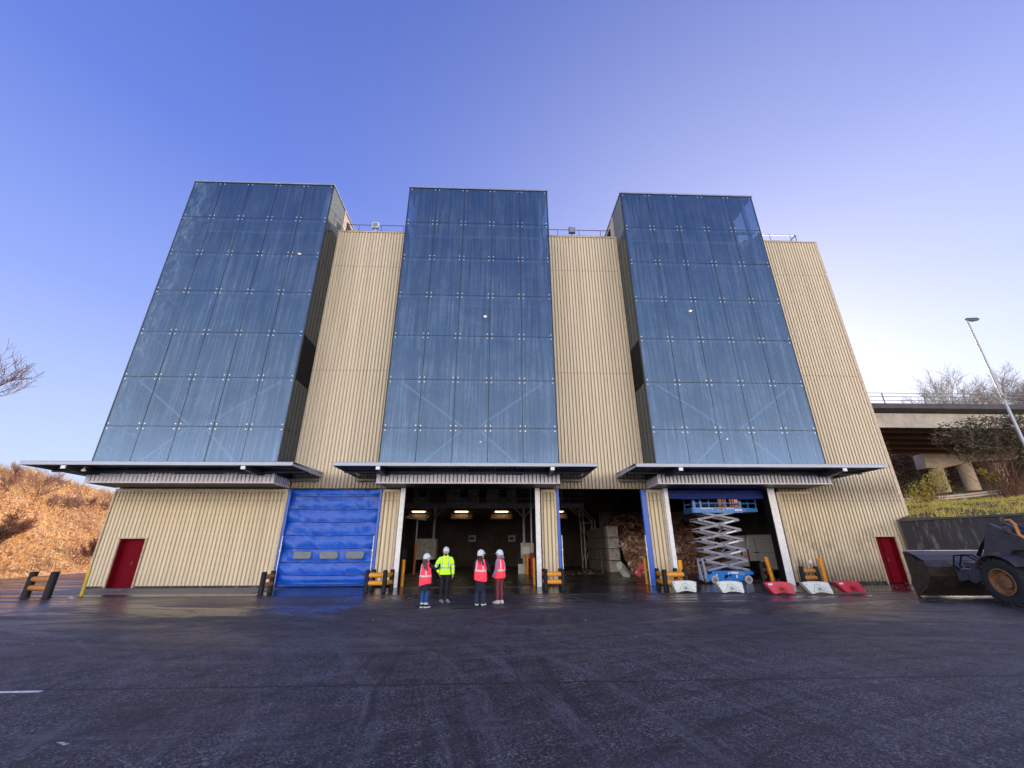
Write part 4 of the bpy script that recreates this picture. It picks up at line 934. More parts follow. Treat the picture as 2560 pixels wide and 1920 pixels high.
impact_barrier('b', (-17.5, 18.5), [(-18.02, 18.62), (-16.98, 18.36)], [(0, 1)], 'free standing orange railed barrier at the far left of the yard', 'worn_rail', 0.9, 0.13)
# junction box by the wall bollard
tag(recenter(MB().box(15.72, 15.86, 22.1, 22.17, 0.95, 1.12).build('junction_box', 'sticker', bevel=0.01)), 'small white box on the right cream wall', 'junction box')

# ------------------------------------------------------------------ plastic road barriers
def road_barrier(loc, rz, mat, label, sk=0.0, group='plastic road barriers in a row before the right doorway', lean=0.0):
    t = thing('road_barrier', (loc[0], loc[1], 0), label, 'road barrier', group, rz)
    n = 16; top = []
    outl = []
    for i in range(n + 1):
        u = -1 + 2 * i / n; outl.append((0.50 * u, 0.47 - 0.05 * abs(u) ** 3 - 0.01 * u * u))
    outl += [(0.49, 0.36), (0.42, 0.08), (0.40, 0.03)]
    for i in range(9):
        u = 1 - 2 * i / 8; outl.append((0.34 * u, 0.03 + 0.055 * (1 - u * u)))
    outl += [(-0.40, 0.03), (-0.42, 0.08), (-0.49, 0.36)]
    outl = [(x + sk * (0.25 - z), z) for x, z in outl]
    mb = MB(); c = Vector((0, 0.24))
    f1 = [(x, 0.0, z) for x, z in outl]; f0 = [((x) * 0.96, -0.03, 0.25 + (z - 0.25) * 0.93) for x, z in outl]; f2 = [(x * 0.9, 0.30, 0.02 + z * 0.9) for x, z in outl]
    k = len(outl)
    mb.add(f0 + f1 + f2, [tuple(range(k))] + [(i, (i + 1) % k, k + (i + 1) % k, k + i) for i in range(k)] + [(k + i, k + (i + 1) % k, 2 * k + (i + 1) % k, 2 * k + i) for i in range(k)] + [tuple(range(3 * k - 1, 2 * k - 1, -1))])
    bd = mb.build('body', mat, t, smooth=35, world=False)
    # arch moulding and recess
    arch = [(-0.33, 0.10), (-0.24, 0.13), (-0.17, 0.25), (-0.09, 0.34), (0.0, 0.365), (0.09, 0.34), (0.17, 0.25), (0.24, 0.13), (0.33, 0.10)]
    arch = [(x + sk * (0.25 - z), -0.036, z) for x, z in arch]
    MB().tube(arch, 0.0045, 6).build('moulding', 'black' if mat == 'bar_white' else 'dark_red', bd, world=False)
    rec = [(-0.17, 0.115), (0.17, 0.115), (0.13, 0.19), (0.07, 0.28), (0.0, 0.305), (-0.07, 0.28), (-0.13, 0.19)]
    MB().prism([(x + sk * (0.25 - z), z) for x, z in rec], 'y', -0.040, -0.034).build('recess', 'grey_tape' if mat == 'bar_white' else 'dark_red', bd, world=False)
    mb = MB()
    for dx in (-0.027, 0.027):
        poly = [(dx + sk * 0.05 + 0.014 * math.cos(2 * PI * i / 12), 0.20 + 0.040 * math.sin(2 * PI * i / 12)) for i in range(12)]
        mb.prism(poly, 'y', -0.046, -0.041)
    for sx in (-1, 1): mb.add([(sx * 0.40, -0.034, 0.375), (sx * 0.48, -0.034, 0.345), (sx * 0.48, -0.034, 0.330), (sx * 0.40, -0.034, 0.365)], [(0, 1, 2, 3)])
    mb.build('slot', 'black', bd, world=False)
    if mat == 'bar_red':
        MB().box(-0.40 - sk * .1, -0.24 - sk * .1, -0.037, -0.033, 0.345, 0.40).build('reflector', 'sticker', bd, world=False)
    t.rotation_euler = (lean, 0, rz)
    return t
road_barrier((7.60, 18.22), 0.0, 'bar_white', 'white plastic road barrier, leftmost in the row', 0.1)
road_barrier((9.28, 17.85), -0.1, 'bar_white', 'white plastic road barrier standing in front of the scissor lift', 0.3)
road_barrier((10.92, 17.3), -0.1, 'bar_red', 'red plastic road barrier between the two right hand white ones', 0.5)
road_barrier((12.36, 17.25), -0.1, 'bar_white', 'white plastic road barrier between the two red ones', 0.5)
road_barrier((13.85, 17.5), 0.05, 'bar_red', 'red plastic road barrier, rightmost in the row', 0.8)
o = road_barrier((8.35, 28.9), 0.9, 'bar_white', 'white plastic barrier lying tipped over at the foot of the blocks', 0, 'plastic barriers thrown inside the hall'); o.rotation_euler = (-0.5, 0.7, 0.6); o.location.z = 0.25; o.scale = (1.15, 1.15, 1.15)
o = road_barrier((8.95, 27.2), -0.5, 'bar_red', 'red plastic barrier fallen on its side before the waste heap', 0, 'plastic barriers thrown inside the hall'); o.rotation_euler = (-0.2, -0.75, 0.2); o.location.z = 0.3; o.scale = (0.9, 0.9, 1.0)

# ------------------------------------------------------------------ litter
mb = MB(); rl = random.Random(21)
def scrap(x, y, s, z=0.012):
    a_ = rl.uniform(0, 6.3); p = []
    for k in range(4):
        t_ = a_ + k * PI / 2 + rl.uniform(-.4, .4); r_ = s * rl.uniform(.5, 1.2)
        p.append((x + r_ * math.cos(t_) * 1.3, y + r_ * math.sin(t_), z + rl.uniform(0, s * 0.7)))
    mb.add(p, [(0, 1, 2, 3)])
for k in range(90): scrap(rl.uniform(-17, 19), rl.uniform(9, 18.3), rl.uniform(0.008, 0.022))
for k in range(28): scrap(rl.uniform(4, 19), rl.uniform(15, 18.3), rl.uniform(0.02, 0.05))
for k in range(60): scrap(rl.uniform(-8, 9), rl.uniform(3, 9), rl.uniform(0.004, 0.010), 0.003)
for k in range(90): scrap(rl.uniform(-4, 14), rl.uniform(22.5, 32), rl.uniform(0.02, 0.07))
for k in range(170): scrap(rl.uniform(3.5, 10.0), rl.uniform(31.5, 37.5), rl.uniform(0.03, 0.13))
for k in range(40): scrap(rl.uniform(14.5, 20), rl.uniform(18.4, 22), rl.uniform(0.02, 0.05))
for x, y, s in ((13.6, 16.5, 0.11), (-15.7, 17.9, 0.10), (-13.0, 20.6, 0.06), (-14.6, 16.4, 0.07), (-3.85, 4.8, 0.035)): scrap(x, y, s); scrap(x + s, y, s * .8)
tag(mb.build('litter', 'litter', fix=False), 'small pale scraps of paper and plastic strewn over the yard', 'litter', kind='stuff')
# ------------------------------------------------------------------ retaining wall
def strip_wall(mb, pts, z0, z1, th, mi=0):
    for (a_, b_) in zip(pts, pts[1:]):
        mb.bar((a_[0], a_[1], (z0 + z1) / 2), (b_[0], b_[1], (z0 + z1) / 2), th, z1 - z0, mi)
    return mb
RW = thing('retaining_wall', (23, 17, 0), 'dark streaked concrete retaining wall behind the wheel loader', 'wall')
strip_wall(MB(), WALL, 0.0, 2.93, 0.22).build('wall', 'dark_concrete', RW)
strip_wall(MB(), [(x - 0.02, y) for x, y in WALL], 2.932, 3.02, 0.34).build('coping', 'parapet', RW)

# ------------------------------------------------------------------ bridge
BR = thing('bridge', (50, 44, 0), 'concrete road bridge with thin railing crossing behind the building on the right', 'bridge')
BX0, BX1 = 21.85, 130.0
MB().box(BX0, BX1, 38.0, 51.5, 14.75, 14.95).build('deck', 'concrete', BR)
mb = MB(); mb.prism([(37.95, 14.62), (37.95, 15.12), (38.35, 15.12), (38.35, 14.95), (38.9, 14.75), (38.9, 14.35), (38.15, 14.55)], 'x', BX0, BX1)
mb.build('parapet', 'parapet', BR)
mb = MB()
for k in range(7): mb.box(BX0 + k * 15, BX0 + k * 15 + 14.94, 38.75, 39.1, 12.85, 14.32)
mb.build('edge_beam', 'light_concrete', BR)
for k in range(5):
    y = 40.9 + k * 2.5
    MB().box(BX0, BX1, y - 0.15, y + 0.15, 13.2, 14.75).box(BX0, BX1, y - 0.35, y + 0.35, 12.95, 13.2).build('girder', 'girder', BR)
mb = MB()
for z in (15.5, 15.9, 16.28): mb.cyl((BX0, 38.15, z), (BX1, 38.15, z), 0.035, 6)
mb.build('railing', 'gutter', BR)
mb = MB()
for k in range(24): mb.bar((30.3 + k * 4.3 - 0.0, 38.15, 15.1), (30.3 + k * 4.3, 38.15, 16.28), 0.08, 0.08)
mb.build('railing_post', 'gutter', BR)
PY = 51.6
MB().prism([(54.5, 12.9), (54.4, 11.1), (56.6, 11.1), (60.5, 11.9), (67, 12.3), (67, 12.9)], 'y', PY - 0.7, PY + 0.7).build('crosshead', 'warm_concrete', BR, bevel=0.05)
for x in (56.2, 60.2, 64.6): MB().cyl((x, PY, 3.5), (x, PY, 11.9), 0.74, 28).build('column', 'warm_concrete', BR, smooth=40)

# ------------------------------------------------------------------ street lamp
t = thing('street_lamp', (32.45, 24, 4.2), 'tall slim grey street lamp standing behind the retaining wall', 'street lamp')
MB().cyl((32.45, 24, 4.0), (32.45, 24, 6.0), 0.12, 14, r2=0.115).tube([(32.45, 24, 6.0), (32.45, 24, 11.2), (32.45, 24, 16.3)], [0.095, 0.075, 0.05], 14).build('pole', 'galv', t, smooth=40)
MB().box(32.36, 32.54, 23.85, 23.93, 10.5, 10.75).build('bracket', 'gutter', t)
MB().tube([(32.35, 24, 16.34), (32.5, 24, 16.36), (32.8, 24, 16.34), (33.2, 23.95, 16.38), (33.35, 23.95, 16.40)], [0.05, 0.12, 0.16, 0.12, 0.02], 12, squash=0.45).build('lamp_head', 'loader_dark', t, smooth=60)

# ------------------------------------------------------------------ guard rail on the embankment
t = thing('guard_rail', (35, 30, 4.9), 'weathered steel guard rail at the top of the grass embankment', 'guard rail')
gp = [(29.6, 30.4, 4.95), (31.2, 30.2, 5.0), (34, 29.9, 5.22), (36.5, 29.7, 5.48), (39, 29.5, 5.72), (44, 29.3, 6.15), (50, 29, 6.7)]
for dz in (-0.12, 0.04):
    mb = MB()
    for a_, b_ in zip(gp, gp[1:]): mb.bar((a_[0], a_[1], a_[2] + dz), (b_[0], b_[1], b_[2] + dz), 0.07, 0.11)
    mb.build('rail', 'warm_concrete', t)
for x, y, z in gp[1:]: MB().box(x - 0.07, x + 0.07, y + 0.08, y + 0.2, z - 0.9, z + 0.12).build('post', 'galv', t)

# ------------------------------------------------------------------ plants
def branch_tree(seed, base, height, spread, levels=5, trunk_r=0.2, nkids=3, lean=(0, 0), upward=0.35, twig_r=0.010, first=0.35, sides=5):
    r_ = random.Random(seed); trunk = MB(); crown = MB()
    tips = []
    def grow(p, d, ln, rad, lv):
        n = 4 if lv == 0 else 3; pts = [p]; rs = [rad]; q = p.copy(); dd = d.copy()
        for i in range(n):
            dd = (dd + Vector((r_.uniform(-1, 1), r_.uniform(-1, 1), r_.uniform(-.6, 1))) * 0.16 + Vector((0, 0, upward * 0.12))).normalized()
            q = q + dd * ln / n; pts.append(q.copy()); rs.append(max(twig_r, rad * (1 - 0.4 * (i + 1) / n)))
        (trunk if lv == 0 else crown).tube(pts, rs, 8 if lv == 0 else (sides if lv < 3 else 3), caps=lv == 0)
        if lv >= levels: tips.append(q.copy()); return
        k = nkids + (1 if lv == 0 else 0) + (r_.random() < 0.5)
        for c in range(k):
            t_ = first + (1 - first) * (c + r_.random() * 0.7) / k; t_ = min(t_, 0.999)
            i = int(t_ * n); pp = pts[i].lerp(pts[i + 1], t_ * n - i)
            ax = Vector((r_.uniform(-1, 1), r_.uniform(-1, 1), r_.uniform(-.3, .3))).normalized()
            nd = (dd * 0.75 + ax * spread + Vector((0, 0, upward * 0.3))).normalized()
            grow(pp, nd, ln * r_.uniform(0.58, 0.8), max(twig_r, rad * 0.52), lv + 1)
        grow(q, (dd + Vector((r_.uniform(-.3, .3), r_.uniform(-.3, .3), 0))).normalized(), ln * 0.7, max(twig_r, rad * 0.58), lv + 1)
    grow(Vector(base), Vector((lean[0], lean[1], 1)).normalized(), height, trunk_r, 0)
    return trunk, crown, tips
def bare_tree(seed, base, h, spread, label, group, mat='twig', levels=5, name='bare_tree', **kw):
    t = thing(name, base, label, 'tree' if name == 'bare_tree' else 'shrub', group)
    a_, b_, tips = branch_tree(seed, base, h, spread, levels, **kw)
    a_.build('trunk', 'bark' if mat.startswith('twig') else mat, t, smooth=60, fix=False); b_.build('crown', mat, t, fix=False)
    return t, tips
bare_tree(4, (-45.2, 33.0, hill_z(-45.2, 33.0) - 2.6), 5.0, 0.8, 'large bare tree reaching in at the left edge of the sky', None, levels=6, trunk_r=0.28, nkids=2, upward=0.3, twig_r=0.014)
g_ = 'bare trees on the slope beyond the bridge'
bare_tree(8, (73.4, 62, bank_z(73.4, 62)), 5.0, 0.85, 'bare spreading tree beyond the bridge railing, between the red shrub and the lamp', g_, levels=5, trunk_r=0.2, nkids=3, twig_r=0.015, mat='twig_far')
bare_tree(9, (79.6, 62, bank_z(79.6, 62)), 4.9, 0.85, 'bare spreading tree beyond the bridge railing, just left of the street lamp', g_, levels=5, trunk_r=0.2, nkids=3, twig_r=0.015, mat='twig_far')
bare_tree(12, (87.2, 62, bank_z(87.2, 62)), 4.5, 0.8, 'bare tree beyond the bridge railing, right of the street lamp', g_, levels=5, trunk_r=0.18, nkids=3, twig_r=0.015, mat='twig_far')
bare_tree(15, (94.6, 62, bank_z(94.6, 62)), 5.3, 0.8, 'bare tree beyond the bridge, cut by the right edge', g_, levels=5, trunk_r=0.18, nkids=3, twig_r=0.015, mat='twig_far')
# bushes on the crest of the left bank
rb2 = random.Random(31)
gl_ = 'leafless bushes along the crest of the left bank'
labs = ['leafless bush on the bank crest, nearest the left edge', 'leafless bush on the bank crest, second from the left edge', 'tall wispy leafless bush poking above the canopy tip', 'leafless reddish bush under the left canopy tip', 'leafless bush under the middle of the left canopy end', 'leafless bush showing under the canopy bracket', 'leafless bush next to the corner of the grey fascia', 'leafless bush lowest on the crest, beside the building corner', 'small leafless bush behind the tall wispy one', 'thin leafless bush half way along the crest']
for i, (x, y, h) in enumerate(((-41.5, 36, 1.1), (-41.6, 38, 1.3), (-42.5, 41.5, 1.9), (-42.2, 43, 1.2), (-43, 45.5, 1.2), (-43.5, 47, 1.1), (-44.2, 49, 1.0), (-44.8, 51.5, 1.0), (-44.5, 41, 1.4), (-45.5, 46, 1.3))):
    bare_tree(40 + i, (x, y, hill_z(x, y) - 0.2), h * 0.62, 0.7, labs[i], gl_, 'twig_pale', levels=4, name='bare_bush', trunk_r=0.04, nkids=3, first=0.05, twig_r=0.010, sides=3)
# brown bushes on the bank face
labs = ['dark leafless bush low on the bank at the left edge', 'leafless bush half way up the bank', 'leafless bush near the foot of the bank by the building', 'leafless bush at the upper left of the bank face']
for i, (x, y, h) in enumerate(((-34.5, 31.8, 1.2), (-37.5, 36, 1.0), (-36.5, 42, 0.9), (-39.5, 34.5, 1.0))):
    bare_tree(60 + i, (x, y, hill_z(x, y) - 0.1), h, 0.9, labs[i], 'leafless bushes on the face of the left bank', 'twig_red' if i else 'twig', levels=4, name='bare_bush', trunk_r=0.05, nkids=4, first=0.05, twig_r=0.014, sides=3)
def leaf(mb, p, s, r_, droop=0.0, asp=0.4, n=None):
    d = Vector((r_.uniform(-1, 1), r_.uniform(-1, 1), r_.uniform(-.6, .8) - droop)).normalized()
    w = d.cross(Vector((r_.uniform(-1, 1), r_.uniform(-1, 1), r_.uniform(-1, 1)))).normalized() * s * asp
    mb.add([p - d * s * .5, p + w * .5, p + d * s * .5, p - w * .5], [(0, 1, 2, 3)])
# bracken cover of the bank
mb = MB(); r_ = random.Random(77)
for k in range(50000):
    y = r_.uniform(17, 58); xb = -32.3 - (y - 31.3) * 0.23; x = xb - 14 * r_.random() ** 0.9
    cl = noise.noise(Vector((x * 0.5, y * 0.5, 9)))
    if cl < -0.25 and r_.random() < 0.6: continue
    leaf(mb, Vector((x, y, hill_z(x, y) + r_.random() ** 2 * (0.45 + 0.5 * max(0, cl)))), r_.uniform(0.10, 0.30), r_, 0, 0.45)
for k in range(9000):
    y = r_.uniform(20, 56); xb = -32.3 - (y - 31.3) * 0.23; x = xb - 13.5 * r_.random(); z = hill_z(x, y); h = r_.uniform(0.35, 1.1)
    if noise.noise(Vector((x * 0.35, y * 0.35, 4))) < 0: h *= 0.5
    dx, dy = r_.uniform(-.45, .45) * h, r_.uniform(-.45, .45) * h; w = r_.uniform(0.008, 0.018)
    mb.add([(x - w, y, z), (x + w, y + w, z), (x + dx, y + dy, z + h)], [(0, 1, 2)], 1)
tag(mb.build('bracken', ['bracken', 'twig_pale'], fix=False), 'dense dead orange bracken covering the left bank', 'bracken', kind='stuff')
# rough grass of the embankment
mb = MB()
for k in range(60000):
    y = r_.uniform(16, 31.5) if k % 5 else r_.uniform(30, 45); x = wall_x(y) + 0.3 + 24 * r_.random()
    if noise.noise(Vector((x * 0.9, y * 0.9, 12))) < -0.1 and r_.random() < 0.75: continue
    h = r_.uniform(0.06, 0.24) * (1.3 if noise.noise(Vector((x * .7, y * .7, 1))) > 0.1 else 0.8); z = bank_z(x, y)
    dx, dy = r_.uniform(-.5, .5) * h, r_.uniform(-.5, .5) * h; w = r_.uniform(0.010, 0.028); a_ = r_.uniform(0, PI)
    mb.add([(x - w * math.cos(a_), y - w * math.sin(a_), z - .02), (x + w * math.cos(a_), y + w * math.sin(a_), z - .02), (x + dx, y + dy, z + h)], [(0, 1, 2)])
tag(mb.build('grass', 'grass', fix=False), 'rough yellow green grass on the embankment', 'grass', kind='stuff')
# brown thicket behind the bridge columns
mb = MB()
for k in range(24000):
    x = r_.uniform(30, 95); y = r_.uniform(55, 62); z = min(bank_z(x, y) + 6.5 * r_.random() ** 1.1 * (0.75 + 0.5 * noise.noise(Vector((x * .3, y * .3, 2)))), 1.61 + 12.6 / 57 * y)
    leaf(mb, Vector((x, y, z)), r_.uniform(0.2, 0.6), r_, 0, 0.5)
tag(mb.build('thicket', 'leaf_brown', fix=False), 'dark brown thicket on the slope under and behind the bridge', 'thicket', kind='stuff')
def shrub(name, label, loc, lobes, nleaf, size, mat, seed, stems, sr=0.02, droop=0.2, group=None, stemmat='twig', asp=0.35):
    t = thing(name, loc, label, 'shrub', group)
    r_ = random.Random(seed); mb = MB()
    tot = sum(l[3] * l[4] * l[5] for l in lobes)
    for (x, y, z, rx, ry, rz) in lobes:
        for k in range(int(nleaf * rx * ry * rz / tot)):
            while True:
                q = Vector((r_.uniform(-1, 1), r_.uniform(-1, 1), r_.uniform(-1, 1)))
                if 0.12 < q.length < 1.0 + 0.25 * noise.noise(q * 2.3 + Vector((x, y, z))): break
            p = Vector((x + q.x * rx, y + q.y * ry, z + q.z * rz))
            if noise.noise(p * 1.1) < -0.18: continue
            leaf(mb, p, r_.uniform(size * .6, size * 1.4), r_, droop, asp)
    mb.build('foliage', mat, t, fix=False)
    sm = MB(); b0 = Vector(loc)
    for k in range(stems):
        l = lobes[r_.randrange(len(lobes))]
        e = Vector((l[0] + r_.uniform(-1, 1) * l[3], l[1] + r_.uniform(-1, 1) * l[4], l[2] + r_.uniform(-.6, .9) * l[5]))
        b = b0 + Vector((r_.uniform(-.7, .7), r_.uniform(-.4, .4), 0)); mid = b.lerp(e, 0.5) + Vector((r_.uniform(-.4, .4), r_.uniform(-.3, .3), r_.uniform(0, .7)))
        sm.tube([b, b.lerp(mid, .5) + Vector((0, 0, .1)), mid, e], [sr * 1.6, sr * 1.2, sr, sr * .5], 5)
    sm.build('stems', stemmat, t, fix=False)
    return t
shrub('evergreen_shrub', 'big dark olive leaved shrub in front of the bridge', (36.6, 29.0, bank_z(36.6, 29)),
      [(34.2, 28.6, 9.3, 2.0, 1.5, 1.1), (36.5, 28.5, 9.7, 2.6, 1.8, 1.3), (39.2, 28.5, 9.6, 2.6, 1.8, 1.5), (37.2, 28.8, 8.3, 2.8, 1.6, 1.3), (40.2, 28.6, 7.8, 2.4, 1.6, 1.6), (34.6, 28.8, 8.3, 1.7, 1.2, 0.9), (38.6, 28.8, 6.9, 1.6, 1.2, 0.9)], 12500, 0.21, 'leaf_dark', 5, 90, 0.016)
shrub('young_shrub', 'yellow green leafy shrub between the building corner and the bridge column', (29.3, 28.0, bank_z(29.3, 28)),
      [(29.0, 28, 5.2, 0.9, .8, 0.8), (30.2, 28, 5.9, 0.8, .7, 0.8), (28.6, 28, 4.7, 0.7, .8, .6), (30.8, 28, 6.6, .4, .4, .4)], 1900, 0.17, 'leaf_yellow', 6, 40, 0.012)
shrub('young_shrub', 'small yellow leafed shrub in front of the guard rail by the second bridge column', (35.9, 29.2, bank_z(35.9, 29.2)),
      [(35.9, 29.2, 6.4, 0.5, .4, 0.3), (35.3, 29.2, 6.8, .4, .3, .25)], 320, 0.18, 'leaf_yellow', 7, 12, 0.010)
shrub('young_shrub', 'brown leaved tangled shrub against the right edge of the building', (28.3, 31, bank_z(28.3, 31)),
      [(29.0, 31, 8.0, 0.9, .9, 1.6), (30.0, 31.5, 9.0, .9, .8, 1.1), (29.6, 31, 6.4, 1.0, .8, 1.3)], 2600, 0.16, 'leaf_brown', 8, 60, 0.012)
shrub('red_shrub', 'small red leaved shrub showing through the bridge railing', (43.5, 40.5, 14.95),
      [(43.6, 40.5, 16.2, .5, .4, .6), (43.3, 40.5, 15.5, .3, .3, .5)], 150, 0.13, 'twig_red', 9, 16, 0.014, stemmat='twig_red')

# ------------------------------------------------------------------ wheel loader
WLx, WLy = 16.75, 13.5
Lr = thing('wheel_loader', (WLx, WLy, 0), 'grimy wheel loader with worn bucket resting on its cutting edge at the right edge', 'wheel loader', rz=-0.07)
def LB(mb, name, mat, par=Lr, **kw): return mb.build(name, mat, par, world=False, **kw)
def tyre(cx, cy, cz, Rr, w):
    mb = MB(); side = []
    prof = [(0.52, 0.30), (0.60, 0.46), (0.80, 0.52), (0.93, 0.50), (0.985, 0.44), (1.0, 0.30), (1.0, -0.30), (0.985, -0.44), (0.93, -0.50), (0.80, -0.52), (0.60, -0.46), (0.52, -0.30)]
    n = 44; vs = []; fs = []
    for k in range(n):
        t_ = 2 * PI * k / n
        for (rr_, ww) in prof: vs.append((cx + ww * w, cy + math.cos(t_) * rr_ * Rr, cz + math.sin(t_) * rr_ * Rr))
    m_ = len(prof)
    for k in range(n):
        for j in range(m_): fs.append((k * m_ + j, k * m_ + (j + 1) % m_, ((k + 1) % n) * m_ + (j + 1) % m_, ((k + 1) % n) * m_ + j))
    mb.add(vs, fs)
    for k in range(22):
        for s_ in (-1, 1):
            t0_ = 2 * PI * (k + (0.5 if s_ > 0 else 0)) / 22
            pts = []
            for (ww, da) in ((0.02, 0.0), (0.30, 0.09), (0.50, 0.16)):
                t_ = t0_ + da; rr_ = Rr * (1.02 if ww < 0.45 else 0.955)
                pts.append(Vector((cx + s_ * ww * w, cy + math.cos(t_) * rr_, cz + math.sin(t_) * rr_)))
            nrm = Vector((0, math.cos(t0_ + .08), math.sin(t0_ + .08)))
            for a_, b_ in zip(pts, pts[1:]): mb.bar(a_, b_, 0.07, 0.06, up=nrm)
    return mb
for i, (sx, cy) in enumerate(((-1, 0), (1, 0), (-1, -2.9), (1, -2.9))):
    cx = sx * 0.93; cz = 0.66
    w = LB(tyre(cx, cy, cz, 0.645, 0.5), 'wheel', 'tyre', smooth=40)
    ox = cx + sx * 0.20
    mb = MB(); n = 36
    prof = [(0.375, 0.03), (0.385, 0.055), (0.345, 0.06), (0.335, 0.0), (0.30, -0.12), (0.20, -0.13), (0.19, -0.04), (0.16, -0.02), (0.0, -0.02)]
    vs = []; fs = []
    for (rr_, ww) in prof:
        for k in range(n): vs.append((ox + sx * ww, cy + rr_ * math.cos(2 * PI * k / n), cz + rr_ * math.sin(2 * PI * k / n)))
    for j in range(len(prof) - 1):
        for k in range(n): fs.append((j * n + k, j * n + (k + 1) % n, (j + 1) * n + (k + 1) % n, (j + 1) * n + k))
    mb.add(vs, fs)
    for k in range(10):
        t_ = 2 * PI * k / 10; mb.cyl((ox - sx * 0.13, cy + .25 * math.cos(t_), cz + .25 * math.sin(t_)), (ox - sx * 0.09, cy + .25 * math.cos(t_), cz + .25 * math.sin(t_)), 0.018, 6)
    LB(mb, 'rim', 'rim', w, smooth=35)
# bucket tipped onto its cutting edge: profile in (y, z), local; tip far away
BK = MB()
prof = [(2.72, 0.02), (2.30, 0.36), (2.02, 0.72), (1.96, 1.02), (2.10, 1.24), (2.42, 1.42), (2.78, 1.55)]
x0, x1 = -1.56, 1.46
th = 0.04
inner = [(y + 0.05, z + (0.03 if i < 2 else -0.01)) for i, (y, z) in enumerate(prof)]
k = len(prof)
vs = [(x0, y, z) for y, z in prof] + [(x1, y, z) for y, z in prof] + [(x0, y, z) for y, z in inner] + [(x1, y, z) for y, z in inner]
BK.add(vs, [(i, i + 1, k + i + 1, k + i) for i in range(k - 1)] + [(2 * k + i, 3 * k + i, 3 * k + i + 1, 2 * k + i + 1) for i in range(k - 1)])
bk = LB(BK, 'bucket', 'bucket')
for x in (x0, x1):
    s_ = -1 if x < 0 else 1
    LB(MB().prism([(2.74, 0.0), (2.80, 1.52), (2.66, 1.50), (2.36, 1.22), (2.12, 1.20), (1.93, 1.06), (1.98, 0.72), (2.20, 0.34)], 'x', x + s_ * 0.002, x + s_ * 0.045), 'side_plate', 'bucket', bk, bevel=0.008)
    LB(MB().prism([(2.72, 0.06), (2.78, 0.55), (2.5, 0.62), (2.36, 0.40)], 'x', x + s_ * 0.047, x + s_ * 0.07).cyl((x + s_ * .04, 2.62, .3), (x + s_ * .085, 2.62, .3), .05, 12), 'wear_plate', 'bucket', bk)
LB(MB().box(x0, x1, 2.66, 2.84, 0.0, 0.035), 'cutting_edge', 'chrome', bk)
LB(MB().box(x0, x1, 2.74, 2.82, 1.50, 1.57).box(x0 + 0.05, x1 - 0.05, 2.765, 2.775, 1.15, 1.50), 'spill_guard', 'bucket_in', bk)
LB(MB().bar((-1.24, 2.72, 1.50), (-0.62, 1.96, 1.10), 0.05, 0.08).bar((1.24, 2.72, 1.50), (0.62, 1.96, 1.10), 0.05, 0.08), 'stiffener', 'loader_dark', bk)
for x in (-0.62, 0.62): LB(MB().prism([(1.99, 0.55), (1.62, 0.62), (1.60, 0.85), (1.95, 1.1)], 'x', x - 0.03, x + 0.03).prism([(1.99, 0.55), (1.62, 0.62), (1.60, 0.85), (1.95, 1.1)], 'x', x * 0.72 - 0.03, x * 0.72 + 0.03), 'hinge_plate', 'loader_dark', bk)
# lift arms
for x in (-0.53, 0.53):
    LB(MB().prism([(1.62, 0.62), (1.48, 0.93), (0.92, 1.30), (0.60, 1.95), (0.46, 2.32), (0.30, 2.38), (-0.35, 2.0), (-0.9, 1.80), (-0.95, 1.58), (-0.1, 1.55), (0.42, 1.15), (1.0, 0.72), (1.5, 0.5)], 'x', x - 0.06, x + 0.06), 'lift_arm', 'loader_dark', bevel=0.015)
    LB(MB().cyl((x, -0.1, 0.82), (x, 0.52, 1.12), 0.06, 12).cyl((x, 0.5, 1.11), (x, 0.9, 1.3), 0.03, 10, 1), 'lift_cylinder', ['loader_dark', 'chrome'], smooth=40)
LB(MB().cyl((-0.6, 0.8, 1.1), (0.6, 0.8, 1.1), 0.11, 14), 'cross_tube', 'loader_dark', smooth=40)
LB(MB().cyl((-0.50, 0.42, 2.22), (-0.42, 1.15, 1.45), 0.035, 8).cyl((-0.45, 0.85, 1.78), (-0.42, 1.2, 1.40), 0.055, 10), 'tilt_rod', 'black', smooth=40)
# bell crank and tilt cylinder
LB(MB().prism([(0.95, 0.72), (0.80, 1.12), (0.62, 1.45), (0.45, 2.28), (0.30, 2.38), (0.18, 2.28), (0.30, 1.5), (0.55, 1.05), (0.75, 0.7)], 'x', -0.08, 0.08), 'bell_crank', 'loader_dark', bevel=0.015)
LB(MB().prism([(0.40, 2.38), (0.22, 2.40), (-0.45, 1.98), (-0.4, 1.80)], 'x', -0.20, -0.14).prism([(0.40, 2.38), (0.22, 2.40), (-0.45, 1.98), (-0.4, 1.80)], 'x', 0.14, 0.20), 'crank_cheek', 'loader_dark', bevel=0.01)
LB(MB().cyl((0, -0.9, 1.85), (0, -0.2, 2.02), 0.075, 14).cyl((0, -0.2, 2.02), (0, 0.3, 2.26), 0.04, 10, 1), 'tilt_cylinder', ['loader_dark', 'chrome'], smooth=40)
LB(MB().bar((0, 0.85, 0.75), (0, 1.65, 1.0), 0.07, 0.12), 'tilt_link', 'loader_dark')
LB(MB().box(-0.62, 0.62, 1.35, 1.6, 0.55, 0.95).prism([(1.35, 0.9), (1.7, 1.05), (1.75, 1.2), (1.2, 1.15)], 'x', -0.5, 0.5), 'coupler', 'loader_dark', bevel=0.02)
hs = MB()
for x, dx in ((-0.62, -0.14), (-0.5, -0.05), (0.3, 0.1)):
    hs.tube([(x, 0.9, 1.12), (x + dx, 1.3, 1.42), (x + dx * 1.5, 1.65, 1.38), (x + dx, 1.85, 1.08), (x, 1.8, 0.85)], 0.022, 6)
LB(hs, 'hose', 'black', smooth=50)
